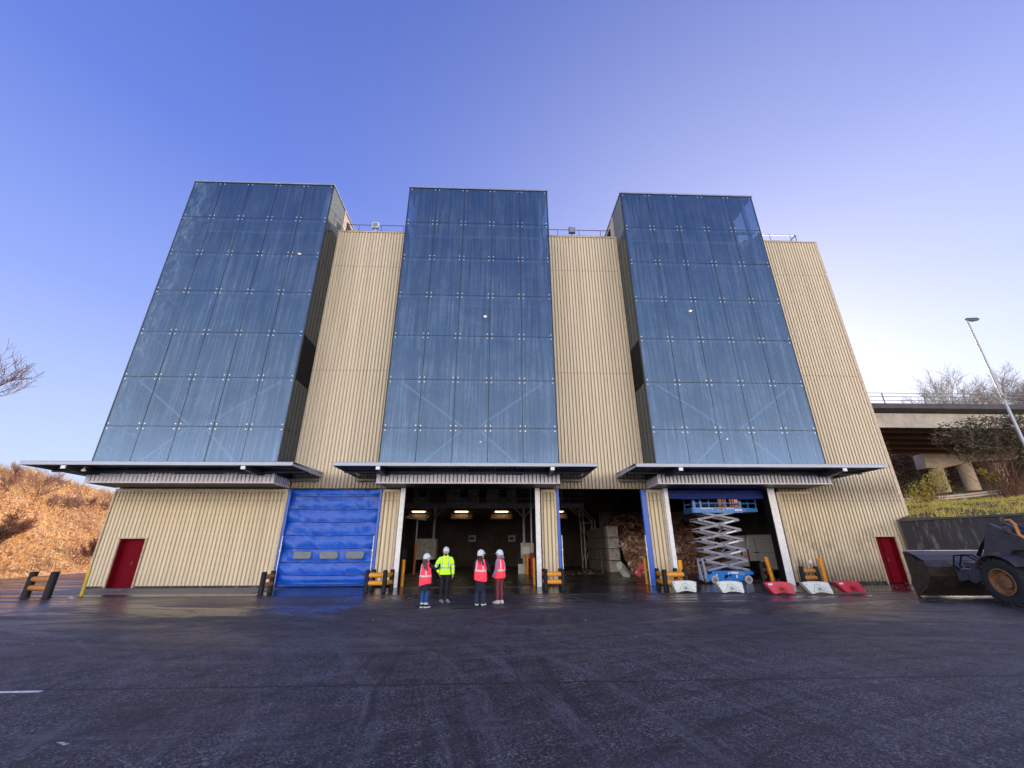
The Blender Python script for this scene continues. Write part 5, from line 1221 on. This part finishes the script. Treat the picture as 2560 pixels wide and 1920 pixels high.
LB(MB().bar((-0.60, 1.5, 0.96), (-0.60, 1.95, 0.96), 0.03, 0.02).bar((-0.52, 1.5, 0.98), (-0.52, 1.95, 0.98), 0.03, 0.02), 'step', 'galv')
LB(MB().box(-0.63, -0.60, 0.3, 0.52, 1.28, 1.5), 'plate', 'rim')
# frame, fenders, body, cab
LB(MB().prism([(0.85, 0.5), (0.75, 1.0), (0.2, 1.5), (-0.9, 1.95), (-1.15, 1.9), (-1.1, 0.5)], 'x', -0.36, 0.36).box(-0.7, 0.7, -0.2, 0.2, 0.5, 0.85), 'front_frame', 'loader_dark', bevel=0.03)
for sx in (-1, 1):
    mb = MB(); pts = []
    for i in range(9):
        t_ = math.radians(25 + i * 15); pts.append((math.cos(t_) * 0.75, 0.66 + math.sin(t_) * 0.75))
    op = [(y, z) for y, z in pts] + [(y * 1.06, (z - .7) * 1.06 + .7) for y, z in reversed(pts)]
    mb.prism(op, 'x', sx * 0.62, sx * 1.24) ; LB(mb, 'fender', 'loader_dark', bevel=0.01)
    LB(MB().tube([(sx * 0.50, -0.78, 1.75), (sx * 0.52, -0.6, 1.86), (sx * 0.62, -0.50, 2.0), (sx * 0.64, -0.52, 2.30), (sx * 0.60, -0.40, 2.44), (sx * 0.60, -0.25, 2.44)], [0.07, 0.065, 0.05, 0.045, 0.04, 0.03], 10), 'lamp_bracket', 'loader_orange', smooth=50)
    l = LB(MB().cyl((sx * 0.72, -0.36, 2.16), (sx * 0.72, -0.24, 2.16), 0.10, 20), 'head_lamp', 'loader_dark', smooth=40)
    LB(MB().ell((sx * 0.72, -0.24, 2.16), (0.085, 0.03, 0.085)), 'lens', 'clear', l, smooth=60)
LB(MB().prism([(-0.95, 1.45), (-0.75, 1.62), (-0.82, 1.78), (-1.2, 1.75)], 'x', -0.75, 0.75), 'front_panel', 'loader_orange', bevel=0.02)
LB(MB().prism([(-1.3, 0.6), (-1.3, 1.4), (-2.3, 1.4), (-2.35, 1.95), (-4.0, 1.8), (-4.3, 1.3), (-4.25, 0.7)], 'x', -0.85, 0.85), 'body', 'loader_orange', bevel=0.06)
cb = LB(MB().prism([(-1.25, 1.42), (-1.1, 2.2), (-1.35, 3.05), (-2.3, 3.05), (-2.4, 1.42)], 'x', -0.62, 0.62), 'cab', 'cab_glass', bevel=0.04)
LB(MB().box(-0.70, 0.70, -2.42, -1.2, 3.05, 3.16), 'roof', 'loader_orange', cb, bevel=0.03)

# ------------------------------------------------------------------ people
def skin_body(name, parent, chain, edges, mat='skin', sub=1):
    me = bpy.data.meshes.new(name); me.from_pydata([c[0] for c in chain], edges, []); me.update()
    o = bpy.data.objects.new(name, me); C.objects.link(o)
    sk = o.modifiers.new('skin', 'SKIN'); sk.use_smooth_shade = True
    for v, c in zip(me.skin_vertices[0].data, chain):
        v.radius = c[1] if isinstance(c[1], tuple) else (c[1], c[1])
    me.skin_vertices[0].data[0].use_root = True
    ss = o.modifiers.new('sub', 'SUBSURF'); ss.levels = sub; ss.render_levels = sub
    dg = bpy.context.evaluated_depsgraph_get(); dg.update()
    m2 = bpy.data.meshes.new_from_object(o.evaluated_get(dg)); bpy.data.objects.remove(o); bpy.data.meshes.remove(me)
    m2.name = name; m2.materials.clear(); m2.materials.append(M[mat])
    n = bpy.data.objects.new(name, m2); C.objects.link(n); n.parent = parent
    return n
def hand_chain(wrist, d, side, palm_n, curl=0.5, s=1.0):
    """returns chain verts + edges (index 0 = palm root), five unequal bent fingers"""
    d = Vector(d).normalized(); n = Vector(palm_n).normalized(); w = d.cross(n).normalized() * side
    W = Vector(wrist); V = [(W, 0.027 * s), (W + d * 0.04 * s, (0.034 * s, 0.022 * s)), (W + d * 0.08 * s, (0.036 * s, 0.018 * s))]; E_ = [(0, 1), (1, 2)]
    for k, (off, ln) in enumerate(((-0.030, 0.072), (-0.010, 0.080), (0.010, 0.076), (0.029, 0.060))):
        b = W + d * 0.09 * s + w * off * s; i = len(V)
        d1 = (d + n * curl * 0.4).normalized(); d2 = (d + n * curl * 1.2).normalized()
        V += [(b, 0.0095 * s), (b + d1 * ln * .5 * s, 0.009 * s), (b + d1 * ln * .5 * s + d2 * ln * .5 * s, 0.0075 * s)]
        E_ += [(2, i), (i, i + 1), (i + 1, i + 2)]
    i = len(V); b = W + d * 0.045 * s - w * 0.038 * s
    td = (d * 0.7 - w * 0.6 + n * 0.35).normalized()
    V += [(b, 0.011 * s), (b + td * 0.032 * s, 0.010 * s), (b + td * 0.032 * s + (td + d * .4).normalized() * 0.026 * s, 0.0085 * s)]
    E_ += [(1, i), (i, i + 1), (i + 1, i + 2)]
    return V, E_
def person(loc, rz, H, label, pose):
    """local frame: faces +y, x to its right hand side; H is the height without helmet"""
    P_ = thing('person', (loc[0], loc[1], 0), label, 'person', rz=rz); s = H / 1.70; fem = pose.get('fem', True)
    sw = (0.172 if fem else 0.19) * s
    hz = 0.90 * s; sh = 1.40 * s
    an = pose.get('feet', [(-0.10, 0.0), (0.10, 0.02)]); fdir = pose.get('toe', [(-0.1, 1), (0.15, 1)])
    ank = [Vector((x * s, y * s, 0.09)) for x, y in an]
    hip = [Vector((-0.09 * s, 0, hz)), Vector((0.09 * s, 0, hz))]
    knee = [(h_ + a_) / 2 + Vector((0, 0.025, 0.02)) for h_, a_ in zip(hip, ank)]
    shd = [Vector((-sw, 0, sh)), Vector((sw, 0, sh))]
    elb = [Vector(e) * s for e in pose['elbow']]; wr = [Vector(w_) * s for w_ in pose['wrist']]
    hd = Vector(pose.get('head', (0, 0.02, 1.57))) * s
    ch = [((0, 0, hz), (0.10 * s, 0.085 * s)), ((0, 0, 1.08 * s), (0.095 * s, 0.075 * s)), ((0, 0, 1.28 * s), (0.10 * s, 0.075 * s)), ((0, 0, sh), (0.055 * s, 0.05 * s)), ((0, 0.01, 1.47 * s), 0.05 * s), (hd - Vector((0, 0, 0.05)), 0.05 * s)]
    ed = [(0, 1), (1, 2), (2, 3), (3, 4), (4, 5)]
    for i in range(2):
        b = len(ch); ch += [(shd[i] * Vector((0.85, 1, 0.975)), 0.036 * s), (elb[i], 0.032 * s), (wr[i], 0.026 * s)]; ed += [(3, b), (b, b + 1), (b + 1, b + 2)]
        hv, he = hand_chain(wr[i], pose['hand'][i], 1 if i else -1, pose.get('palm', [(1, 0, 0), (-1, 0, 0)])[i], pose.get('curl', 0.5), s)
        b2 = len(ch); ch += hv; ed += [(x_ + b2, y_ + b2) for x_, y_ in he] + [(b + 2, b2)]
        b = len(ch); ch += [(hip[i], 0.075 * s), (knee[i], 0.05 * s), (ank[i], 0.035 * s), (ank[i] + Vector((fdir[i][0], fdir[i][1], 0)).normalized() * 0.12 * s - Vector((0, 0, 0.05)), 0.03 * s)]
        ed += [(0, b), (b, b + 1), (b + 1, b + 2), (b + 2, b + 3)]
    for i, c in enumerate(ch): ch[i] = (Vector(c[0]), c[1])
    body = skin_body('body', P_, ch, ed, sub=1)
    # head, joined into the body mesh
    yaw, nod = pose.get('look', (0, 0)); Rh = Matrix.Rotation(-yaw, 3, 'Z') @ Matrix.Rotation(nod, 3, 'X')
    hb = MB(); n = 20
    sect = [(-0.115, .030, .045, .035), (-0.10, .048, .060, .022), (-0.075, .060, .072, .012), (-0.04, .068, .083, .004), (0.0, .073, .090, 0), (0.04, .076, .095, -0.006), (0.075, .070, .088, -.010), (0.10, .050, .064, -.010), (0.115, .02, .03, -.01)]
    hb.loft([(0, cy, z, rx, ry) for z, rx, ry, cy in sect], n)
    hb.ell((0, 0.098, -0.025), (0.014, 0.022, 0.018), 8, 6); hb.ell((0, 0.090, 0.0), (0.010, 0.014, 0.03), 8, 6); hb.ell((0, 0.078, -0.064), (0.026, 0.010, 0.008), 8, 6); hb.ell((0, 0.07, -0.095), (0.03, 0.02, 0.02), 8, 6)
    for sx in (-1, 1): hb.ell((sx * 0.076, -0.005, -0.015), (0.012, 0.02, 0.033), 8, 6)
    for sx in (-1, 1): hb.ell((sx * 0.030, 0.083, 0.008), (0.013, 0.007, 0.007), 8, 6, 1)
    if pose.get('beard'): hb.ell((0, 0.060, -0.085), (0.055, 0.037, 0.040), 12, 8, 1)
    def toh(mb): mb.v = [tuple(hd + Rh @ (Vector(q) * s * 1.03)) for q in mb.v]; return mb
    ho = toh(hb).build('head_tmp', ['skin', 'hair_dark'], P_, smooth=70, world=False)
    bm = bmesh.new(); bm.from_mesh(body.data); nb = len(bm.faces); bm.from_mesh(ho.data); bm.faces.ensure_lookup_table()
    body.data.materials.append(M['hair_dark']); bm.to_mesh(body.data); bm.free(); bpy.data.objects.remove(ho)
    # helmet
    hm = MB(); n = 24
    rings = [(0, -0.004, 0.035, .104, .128), (0, -0.004, 0.06, .104, .128), (0, -0.006, 0.095, .098, .120), (0, -0.008, 0.13, .080, .098), (0, -0.01, 0.152, .052, .062), (0, -0.01, 0.160, .02, .025)]
    hm.loft(rings, n); hm.loft([(0, 0.0, 0.030, .116, .140), (0, 0.0, 0.040, .108, .132)], n)
    hm.prism([(-0.09, 0.08), (-0.075, 0.150), (0, 0.182), (0.075, 0.150), (0.09, 0.08)], 'z', 0.026, 0.036)
    hm.tube([(0, 0.10, 0.09), (0, 0.05, 0.148), (0, -0.01, 0.166), (0, -0.07, 0.148), (0, -0.118, 0.08)], 0.012, 8)
    hm.loft([(0, -0.03, -0.02, .098, .108), (0, -0.02, 0.034, .104, .120)], n)
    toh(hm).build('helmet', 'helmet', P_, smooth=50, world=False)
    # hair
    hr = MB(); hl = pose.get('hair_len', 0.0)
    hr.loft([(0, -0.030, -0.07, .062, .060), (0, -0.022, -0.03, .076, .078), (0, -0.014, 0.02, .082, .090), (0, -0.012, 0.05, .083, .092)], 18)
    toh(hr)
    if hl:
        bx = pose.get('hair_off', (0, -0.09)); c0 = hd + Rh @ Vector((0, -0.05, -0.02))
        e = Vector((bx[0], bx[1], hd.z - hl))
        pts = [c0, c0.lerp(e, 0.35) + Vector((0, -0.01, 0)), c0.lerp(e, 0.7) + Vector((0, -0.012, 0)), e]
        hr.tube(pts, [0.075 * s, 0.08 * s, 0.06 * s, 0.022 * s], 14, squash=0.55)
        for k in range(7):
            t_ = (k - 3) * 0.017; hr.tube([p + Vector((t_ * (1 + .3 * j), -0.02 + 0.01 * math.sin(k * 2.1), (0.02 * math.sin(k * 3)) * (j == 3))) for j, p in enumerate(pts)], [0.03, 0.026, 0.02, 0.006], 6)
    hr.build('hair', pose.get('hair', 'hair_dark'), P_, smooth=60, world=False)
    # trousers
    tr = MB(); tw_ = pose.get('leg_w', (0.092, 0.066, 0.062)); tc = pose['trousers']
    tr.loft([(0, 0, hz - 0.09 * s, .155 * s, .105 * s), (0, 0, hz, .155 * s, .112 * s), (0, 0, hz + 0.10 * s, .130 * s, .095 * s), (0, 0, hz + .16 * s, .135 * s, .095 * s)], 20)
    for i in range(2):
        tr.tube([hip[i] + Vector((0, 0, .03)), hip[i] * .75 + knee[i] * .25, hip[i] * .35 + knee[i] * .65, knee[i], knee[i] * .5 + ank[i] * .5 + Vector((0, -0.012, 0)), ank[i] * .9 + knee[i] * .1, ank[i] + Vector((0, 0, -0.02 if tw_[2] > .06 else 0.0))],
                [tw_[0] * 1.02 * s, tw_[0] * .98 * s, tw_[0] * .82 * s, tw_[1] * s, tw_[1] * .98 * s, tw_[2] * s, tw_[2] * 1.02 * s], 16, squash=1.05)
    tro = tr.build('trousers', tc, P_, smooth=60, world=False)
    if pose.get('cuff'):
        for i in range(2): MB().cyl(ank[i] + Vector((0, 0, 0.0)), ank[i] + Vector((0, 0, 0.05)), tw_[2] * 1.08 * s, 16).build('cuff', pose['cuff'], tro, smooth=40, world=False)
    # shoes
    for i in range(2):
        f = Vector((fdir[i][0], fdir[i][1], 0)).normalized(); rt = Vector((f.y, -f.x, 0)); sm = MB()
        rows = [(-0.075, 0.030, 0.085), (-0.05, 0.040, 0.10), (0.0, 0.043, 0.10), (0.06, 0.046, 0.075), (0.12, 0.047, 0.055), (0.165, 0.038, 0.042), (0.185, 0.018, 0.03)]
        a0 = Vector((ank[i].x, ank[i].y, 0))
        for (z0_, mul, mi) in ((0.0, 1.08, 1), (0.026, 1.0, 0)):
            vs = []; q = 10; st = len(sm.v)
            for (u, w_, t_) in rows:
                top = t_ if mi == 0 else 0.027
                for k in range(q):
                    an_ = 2 * PI * k / q; zz_ = z0_ + (top - z0_) * (0.5 + 0.5 * math.sin(an_)) if mi == 0 else (0.0 if math.sin(an_) < 0 else 0.03)
                    vs.append(a0 + f * u * s * 1.02 * (1 if mi == 0 else 1.04) + rt * w_ * mul * math.cos(an_) * s + Vector((0, 0, zz_)))
            fs = [(j * q + k, j * q + (k + 1) % q, (j + 1) * q + (k + 1) % q, (j + 1) * q + k) for j in range(len(rows) - 1) for k in range(q)] + [tuple(range(q - 1, -1, -1)), tuple(range((len(rows) - 1) * q, len(rows) * q))]
            sm.add(vs, fs, mi)
        if pose.get('shoe_blobs'):
            for u in (-0.05, 0.02, 0.09): 
                for sd in (-1, 1): sm.ell(a0 + f * u + rt * sd * 0.042 + Vector((0, 0, 0.026)), (0.020, 0.016, 0.014), 8, 6, 1)
        sm.build('shoe', pose['shoes'], P_, smooth=50, world=False)
    # upper garment: torso loft + sleeves
    gt = pose['top']; zb = pose.get('hem', 0.80) * s; fl = pose.get('flare', 1.0)
    tor = [(0, 0, zb, .182 * s * fl, .14 * s * fl), (0, 0, (zb + hz) / 2 + .02, .178 * s, .135 * s), (0, 0, hz + .1 * s, .158 * s, .120 * s), (0, 0, 1.10 * s, .155 * s, .118 * s), (0, 0, 1.24 * s, .172 * s, .125 * s), (0, 0, 1.32 * s, (sw - .005), .118 * s), (0, 0, 1.385 * s, sw * .82, .095 * s), (0, .0, 1.43 * s, sw * .50, .068 * s), (0, .005, 1.475 * s, .058 * s, .055 * s), (0, .01, 1.50 * s, .056 * s, .056 * s)]
    if not fem: tor = [(a_, b_, c, d * 1.08, e * 1.05) for a_, b_, c, d, e in tor]
    if zb > hz * 0.98: tor.pop(1)
    g_ = MB(); g_.loft(tor, 26, pw=2.25)
    for i in range(2):
        w2 = wr[i] + (wr[i] - elb[i]).normalized() * 0.01
        r0 = (0.062 if fem else 0.070) * s
        g_.tube([shd[i] * Vector((.80, 1, 1)) if False else Vector((shd[i].x * .55, shd[i].y, shd[i].z - .05)), Vector((shd[i].x * .92, shd[i].y, shd[i].z - .06)), shd[i].lerp(elb[i], .5), elb[i], elb[i].lerp(w2, .5), w2], [r0 * .95, r0 * 1.15, r0 * .98, r0 * .82, r0 * .75, r0 * .62], 14)
    top = g_.build('coat' if zb < hz else 'jacket', gt, P_, smooth=60, world=False)
    if pose.get('collar'):
        MB().loft([(0, .01, 1.45 * s, .075 * s, .075 * s), (0, .015, 1.52 * s, .066 * s, .068 * s)], 20).build('collar', pose['collar'], top, smooth=60, world=False)
    if pose.get('hood'):
        MB().ell((0, -0.075 * s, 1.475 * s), (.115 * s, .085 * s, .075 * s), 18, 12).loft([(0, -.01, 1.44 * s, .12 * s, .11 * s), (0, 0, 1.50 * s, .085 * s, .085 * s), (0, 0.0, 1.53 * s, .075 * s, .075 * s)], 20).build('hood', pose['hood'], top, smooth=60, world=False)
    def surf(rings, z, th, k=1.02, pw=2.25):
        for a_, b_ in zip(rings, rings[1:]):
            if a_[2] <= z <= b_[2]:
                t_ = (z - a_[2]) / max(1e-6, b_[2] - a_[2]); cx, cy, rx, ry = [a_[j] + (b_[j] - a_[j]) * t_ for j in (0, 1, 3, 4)]; break
        else: cx, cy, rx, ry = rings[-1][0], rings[-1][1], rings[-1][3], rings[-1][4]
        c, q = math.cos(th), math.sin(th)
        return Vector((cx + k * rx * math.copysign(abs(c) ** (2 / pw), c), cy + k * ry * math.copysign(abs(q) ** (2 / pw), q), z))
    def patch(mb, rings, th0, th1, z0_, z1_, k, nt=10, nz=6):
        vs = [surf(rings, z0_ + (z1_ - z0_) * j / nz, th0 + (th1 - th0) * i / nt, k) for j in range(nz + 1) for i in range(nt + 1)]
        mb.add(vs, [(j * (nt + 1) + i, j * (nt + 1) + i + 1, (j + 1) * (nt + 1) + i + 1, (j + 1) * (nt + 1) + i) for j in range(nz) for i in range(nt)])
    if pose.get('vest'):
        vz = pose.get('vest_z', 0.74) * s
        vr = [(0, 0, vz, .205 * s, .175 * s), (0, 0, vz + .03, .225 * s, .185 * s), (0, 0, hz + .06, .22 * s, .172 * s), (0, 0, 1.10 * s, .20 * s, .158 * s), (0, 0, 1.24 * s, .19 * s, .145 * s), (0, 0, 1.32 * s, sw + .015, .135 * s), (0, 0, 1.395 * s, sw * .90, .110 * s), (0, 0, 1.445 * s, sw * .55, .082 * s)]
        skew = pose.get('vskew', 0.0)
        vb = MB(); vb.loft(vr, 28, pw=2.25, caps=False)
        if skew:
            vb.v = [(x, y, z + skew * x * max(0, (hz + .15 - z) / .3)) for x, y, z in vb.v]
        vo = vb.build('vest', pose['vest'], P_, smooth=60, world=False)
        sol = vo.modifiers.new('th', 'SOLIDIFY'); sol.thickness = 0.006
        bd = MB(); zb_ = pose.get('band', 1.02) * s
        patch(bd, vr, 0, 2 * PI, zb_, zb_ + 0.058, 1.035, 32, 2)
        for sd in (1, -1):
            for th in (PI / 2 - sd * 0.62, -PI / 2 + sd * 0.62):
                patch(bd, vr, th - 0.14, th + 0.14, zb_ + 0.05, 1.44 * s, 1.035, 3, 8)
        if skew: bd.v = [(x, y, z + skew * x * max(0, (hz + .15 - z) / .3) * 0.6) for x, y, z in bd.v]
        b_ = bd.build('reflective_band', 'reflective', vo, smooth=60, world=False); sol = b_.modifiers.new('th', 'SOLIDIFY'); sol.thickness = 0.004
        hemm = MB(); patch(hemm, vr, 0, 2 * PI, vz, vz + 0.022, 1.03, 32, 1)
        if skew: hemm.v = [(x, y, z + skew * x * max(0, (hz + .15 - z) / .3)) for x, y, z in hemm.v]
    if pose.get('tape'):
        bd = MB(); z0_ = 1.03 * s
        patch(bd, tor, 0, 2 * PI, z0_, z0_ + 0.055, 1.03, 32, 2)
        for sd in (1, -1):
            for th in (PI / 2 - sd * 0.60, -PI / 2 + sd * 0.60): patch(bd, tor, th - 0.12, th + 0.12, z0_ + .05, 1.43 * s, 1.03, 3, 8)
        for i in range(2):
            for a_, b_ in ((elb[i].lerp(shd[i], 0.12), elb[i].lerp(shd[i], 0.32)), (elb[i].lerp(wr[i], 0.22), elb[i].lerp(wr[i], 0.42))): bd.cyl(a_, b_, 0.066 * s, 14)
        bd.build('reflective_band', 'grey_tape', top, smooth=60, world=False)
    if pose.get('glove'):
        for i in pose['glove']:
            hv, he = hand_chain(wr[i], pose['hand'][i], 1 if i else -1, pose.get('palm', [(1, 0, 0), (-1, 0, 0)])[i], pose.get('curl', 0.5), s * 1.0)
            skin_body('glove', P_, [(Vector(a_), (b_[0] * 1.2, b_[1] * 1.2) if isinstance(b_, tuple) else b_ * 1.2) for a_, b_ in hv], he, 'glove')
    return P_
# A: back to the camera, turned right, right arm raised and bent
person((-2.16, 14.42), -0.55, 1.50, 'person in coral vest over long navy coat and turned-up blue jeans, leftmost of the four', dict(
    elbow=[(-0.27, 0.05, 1.08), (0.30, 0.16, 1.20)], wrist=[(-0.20, 0.20, 0.92), (0.22, 0.40, 1.24)], hand=[(0.3, 1, -0.3), (-0.4, 0.9, -.1)], palm=[(1, 0, 0), (0, 0, -1)],
    feet=[(-0.07, 0.0), (0.08, 0.03)], toe=[(-0.1, 1), (0.25, 1)], look=(0.55, 0), hair_len=0.36, hair='hair_brown', hair_off=(0.09, -0.10),
    trousers='blue_jeans', leg_w=(.095, .072, .066), cuff='grey_tape', shoes=['shoe_black', 'shoe_white'], top='navy_coat', hem=0.53, flare=1.12, vest='coral_vest', vest_z=0.70, band=0.96, vskew=0.25))
# B: facing the camera
person((-1.72, 15.95), PI + 0.06, 1.70, 'person in bright lime green jacket facing the camera, one hand in pocket', dict(fem=False,
    elbow=[(-0.26, -0.01, 1.10), (0.33, -0.04, 1.10)], wrist=[(-0.27, 0.05, 0.86), (0.215, 0.09, 0.92)], hand=[(0.02, 0.1, -1), (-0.35, 0.12, -1)], curl=0.4,
    feet=[(-0.09, 0.03), (0.10, 0.02)], toe=[(-0.75, 1), (-0.5, 1)], look=(0.0, -0.08), beard=True, hair='hair_dark',
    trousers='black_trousers', leg_w=(.098, .075, .070), shoes=['shoe_grey', 'shoe_grey'], top='lime_jacket', hem=0.845, flare=1.02, collar='lime_jacket', tape=True))
# C: back to the camera, arms folded, head turned right
person((-0.46, 14.95), -0.22, 1.60, 'person with long dark hair, coral vest over black coat, third from the left', dict(
    elbow=[(-0.25, 0.07, 1.08), (0.30, 0.05, 1.06)], wrist=[(0.05, 0.25, 1.10), (-0.02, 0.28, 1.05)], hand=[(1, 0.2, 0.1), (-1, 0.1, 0.0)], palm=[(0, -1, 0), (0, -1, 0)],
    feet=[(-0.11, 0.0), (0.11, 0.02)], toe=[(-0.1, 1), (0.2, 1)], look=(0.9, 0.08), hair_len=0.34, hair='hair_dark', hair_off=(0.05, -0.11),
    trousers='dark_jeans', leg_w=(.100, .088, .092), shoes=['shoe_black', 'shoe_white'], shoe_blobs=True, top='navy_coat', hem=0.42, flare=1.05, vest='coral_vest', vest_z=0.74, band=1.03, vskew=-0.15))
# D: profile to the left
person((0.17, 15.42), 0.95, 1.60, 'person in mauve hooded jacket, coral vest and maroon leggings looking left', dict(
    elbow=[(-0.24, -0.02, 1.10), (0.26, -0.03, 1.10)], wrist=[(-0.25, 0.12, 0.86), (0.27, 0.06, 0.84)], hand=[(0.0, 0.2, -1), (0.0, 0.15, -1)], glove=[0, 1],
    feet=[(-0.08, 0.04), (0.08, -0.02)], toe=[(-0.1, 1), (0.15, 1)], look=(-0.35, 0), hair_len=0.14, hair='hair_brown', hair_off=(0, -0.10),
    trousers='maroon_leggings', leg_w=(.100, .062, .046), shoes=['shoe_white', 'shoe_white'], shoe_blobs=True, top='mauve_jacket', hem=0.86, hood='mauve_jacket', vest='coral_vest', vest_z=0.80, band=1.02, vskew=0.1))

# ------------------------------------------------------------------ light and camera
SUN_AZ, SUN_EL = math.radians(34), math.radians(16.5)       # azimuth clockwise from +y
sd = Vector((math.sin(SUN_AZ) * math.cos(SUN_EL), math.cos(SUN_AZ) * math.cos(SUN_EL), math.sin(SUN_EL)))
sun = bpy.data.lights.new('sun', 'SUN'); sun.energy = 5.0; sun.angle = math.radians(0.55); sun.color = (1.0, 0.83, 0.64)
so = bpy.data.objects.new('sun', sun); C.objects.link(so); so.rotation_euler = (-sd).to_track_quat('-Z', 'Y').to_euler(); so.location = (0, 0, 60)
w = bpy.data.worlds.new('World'); bpy.context.scene.world = w; w.use_nodes = True
nt = w.node_tree; nt.nodes.clear()
out = nt.nodes.new('ShaderNodeOutputWorld'); bg = nt.nodes.new('ShaderNodeBackground')
sky = nt.nodes.new('ShaderNodeTexSky'); sky.sky_type = 'NISHITA'; sky.sun_disc = False
sky.sun_elevation = SUN_EL; sky.sun_rotation = SUN_AZ; sky.air_density = 1.0; sky.dust_density = 0.6; sky.ozone_density = 3.0
tc = nt.nodes.new('ShaderNodeTexCoord'); sp = nt.nodes.new('ShaderNodeSeparateXYZ'); L(nt, tc.outputs['Generated'], sp.inputs[0])
grad = ramp(nt, sp.outputs[2], [(0.0, (0.80, 0.92, 1.12)), (0.18, (0.61, 0.75, 1.10)), (0.42, (0.345, 0.47, 1.05)), (0.68, (0.165, 0.265, 0.84)), (0.92, (0.10, 0.175, 0.62))])
# forward scattering glow round the hidden sun
vd = nt.nodes.new('ShaderNodeVectorMath'); vd.operation = 'DOT_PRODUCT'; L(nt, tc.outputs['Generated'], vd.inputs[0])
ga, ge = math.radians(34), math.radians(17)
vd.inputs[1].default_value = (math.sin(ga) * math.cos(ge), math.cos(ga) * math.cos(ge), math.sin(ge))
d_ = mathn(nt, 'MAXIMUM', vd.outputs['Value'], 0.0)
glow = mixc(nt, 1.0, mixc(nt, 1.0, (0.46, 0.40, 0.18, 1), mathn(nt, 'POWER', d_, 4.5), 'MULTIPLY'), mixc(nt, 1.0, (0.20, 0.18, 0.12, 1), mathn(nt, 'POWER', d_, 30.0), 'MULTIPLY'), 'ADD')
skyc = mixc(nt, 1.0, mixc(nt, 1.0, grad, glow, 'ADD'), (9.0, 9.0, 9.0, 1), 'MULTIPLY')
skyc = mixc(nt, 1.0, skyc, mixc(nt, 1.0, sky.outputs[0], (0.18, 0.15, 0.18, 1), 'MULTIPLY'), 'ADD')
# bright warm band added low in the unseen sky behind, to light the facade
f = mathn(nt, 'MULTIPLY_ADD', sp.outputs[1], -1.7, -0.12, clamp=True)
f = mathn(nt, 'MULTIPLY', f, mathn(nt, 'MULTIPLY_ADD', sp.outputs[2], 20.0, 1.0, clamp=True))
band_n = noise_tex(nt, tc.outputs['Generated'], 3.0, 5)
hi_ = ramp(nt, mathn(nt, 'ADD', sp.outputs[2], mathn(nt, 'MULTIPLY_ADD', band_n, 0.12, -0.06)), [(0.0, (6.0, 5.2, 4.5)), (0.15, (4.4, 3.9, 3.4)), (0.24, (2.2, 1.95, 1.75)), (0.45, (0.85, 0.95, 1.25)), (0.62, (0.30, 0.42, 0.95)), (0.9, (0.12, 0.25, 0.75))])
hi_ = mixc(nt, 1.0, hi_, (11.0, 11.0, 11.0, 1), 'MULTIPLY')
final = mixc(nt, f, skyc, hi_)
L(nt, final, bg.inputs[0]); bg.inputs[1].default_value = 0.10
L(nt, bg.outputs[0], out.inputs[0])

cam = bpy.data.cameras.new('camera'); co = bpy.data.objects.new('camera', cam); C.objects.link(co)
f_, pi_, ya_, ro_ = 1043.93, 0.379204, 0.039054, -0.0036309
fw = Vector((math.sin(ya_) * math.cos(pi_), math.cos(ya_) * math.cos(pi_), math.sin(pi_)))
r0 = Vector((math.cos(ya_), -math.sin(ya_), 0)); u0 = r0.cross(fw)
rr_ = r0 * math.cos(ro_) + u0 * math.sin(ro_); uu = -r0 * math.sin(ro_) + u0 * math.cos(ro_)
mt = Matrix((rr_, uu, -fw)).transposed()
co.matrix_world = Matrix.Translation((0, 0, 1.61)) @ mt.to_4x4()
cam.sensor_width = 36; cam.lens = 36 * f_ / 2560; cam.clip_start = 0.05; cam.clip_end = 3000
sc = bpy.context.scene; sc.camera = co
sc.view_settings.view_transform = 'Standard'; sc.view_settings.look = 'None'; sc.view_settings.exposure = 0
sc.render.engine = 'CYCLES'
sc.cycles.max_bounces = 8; sc.cycles.transparent_max_bounces = 12
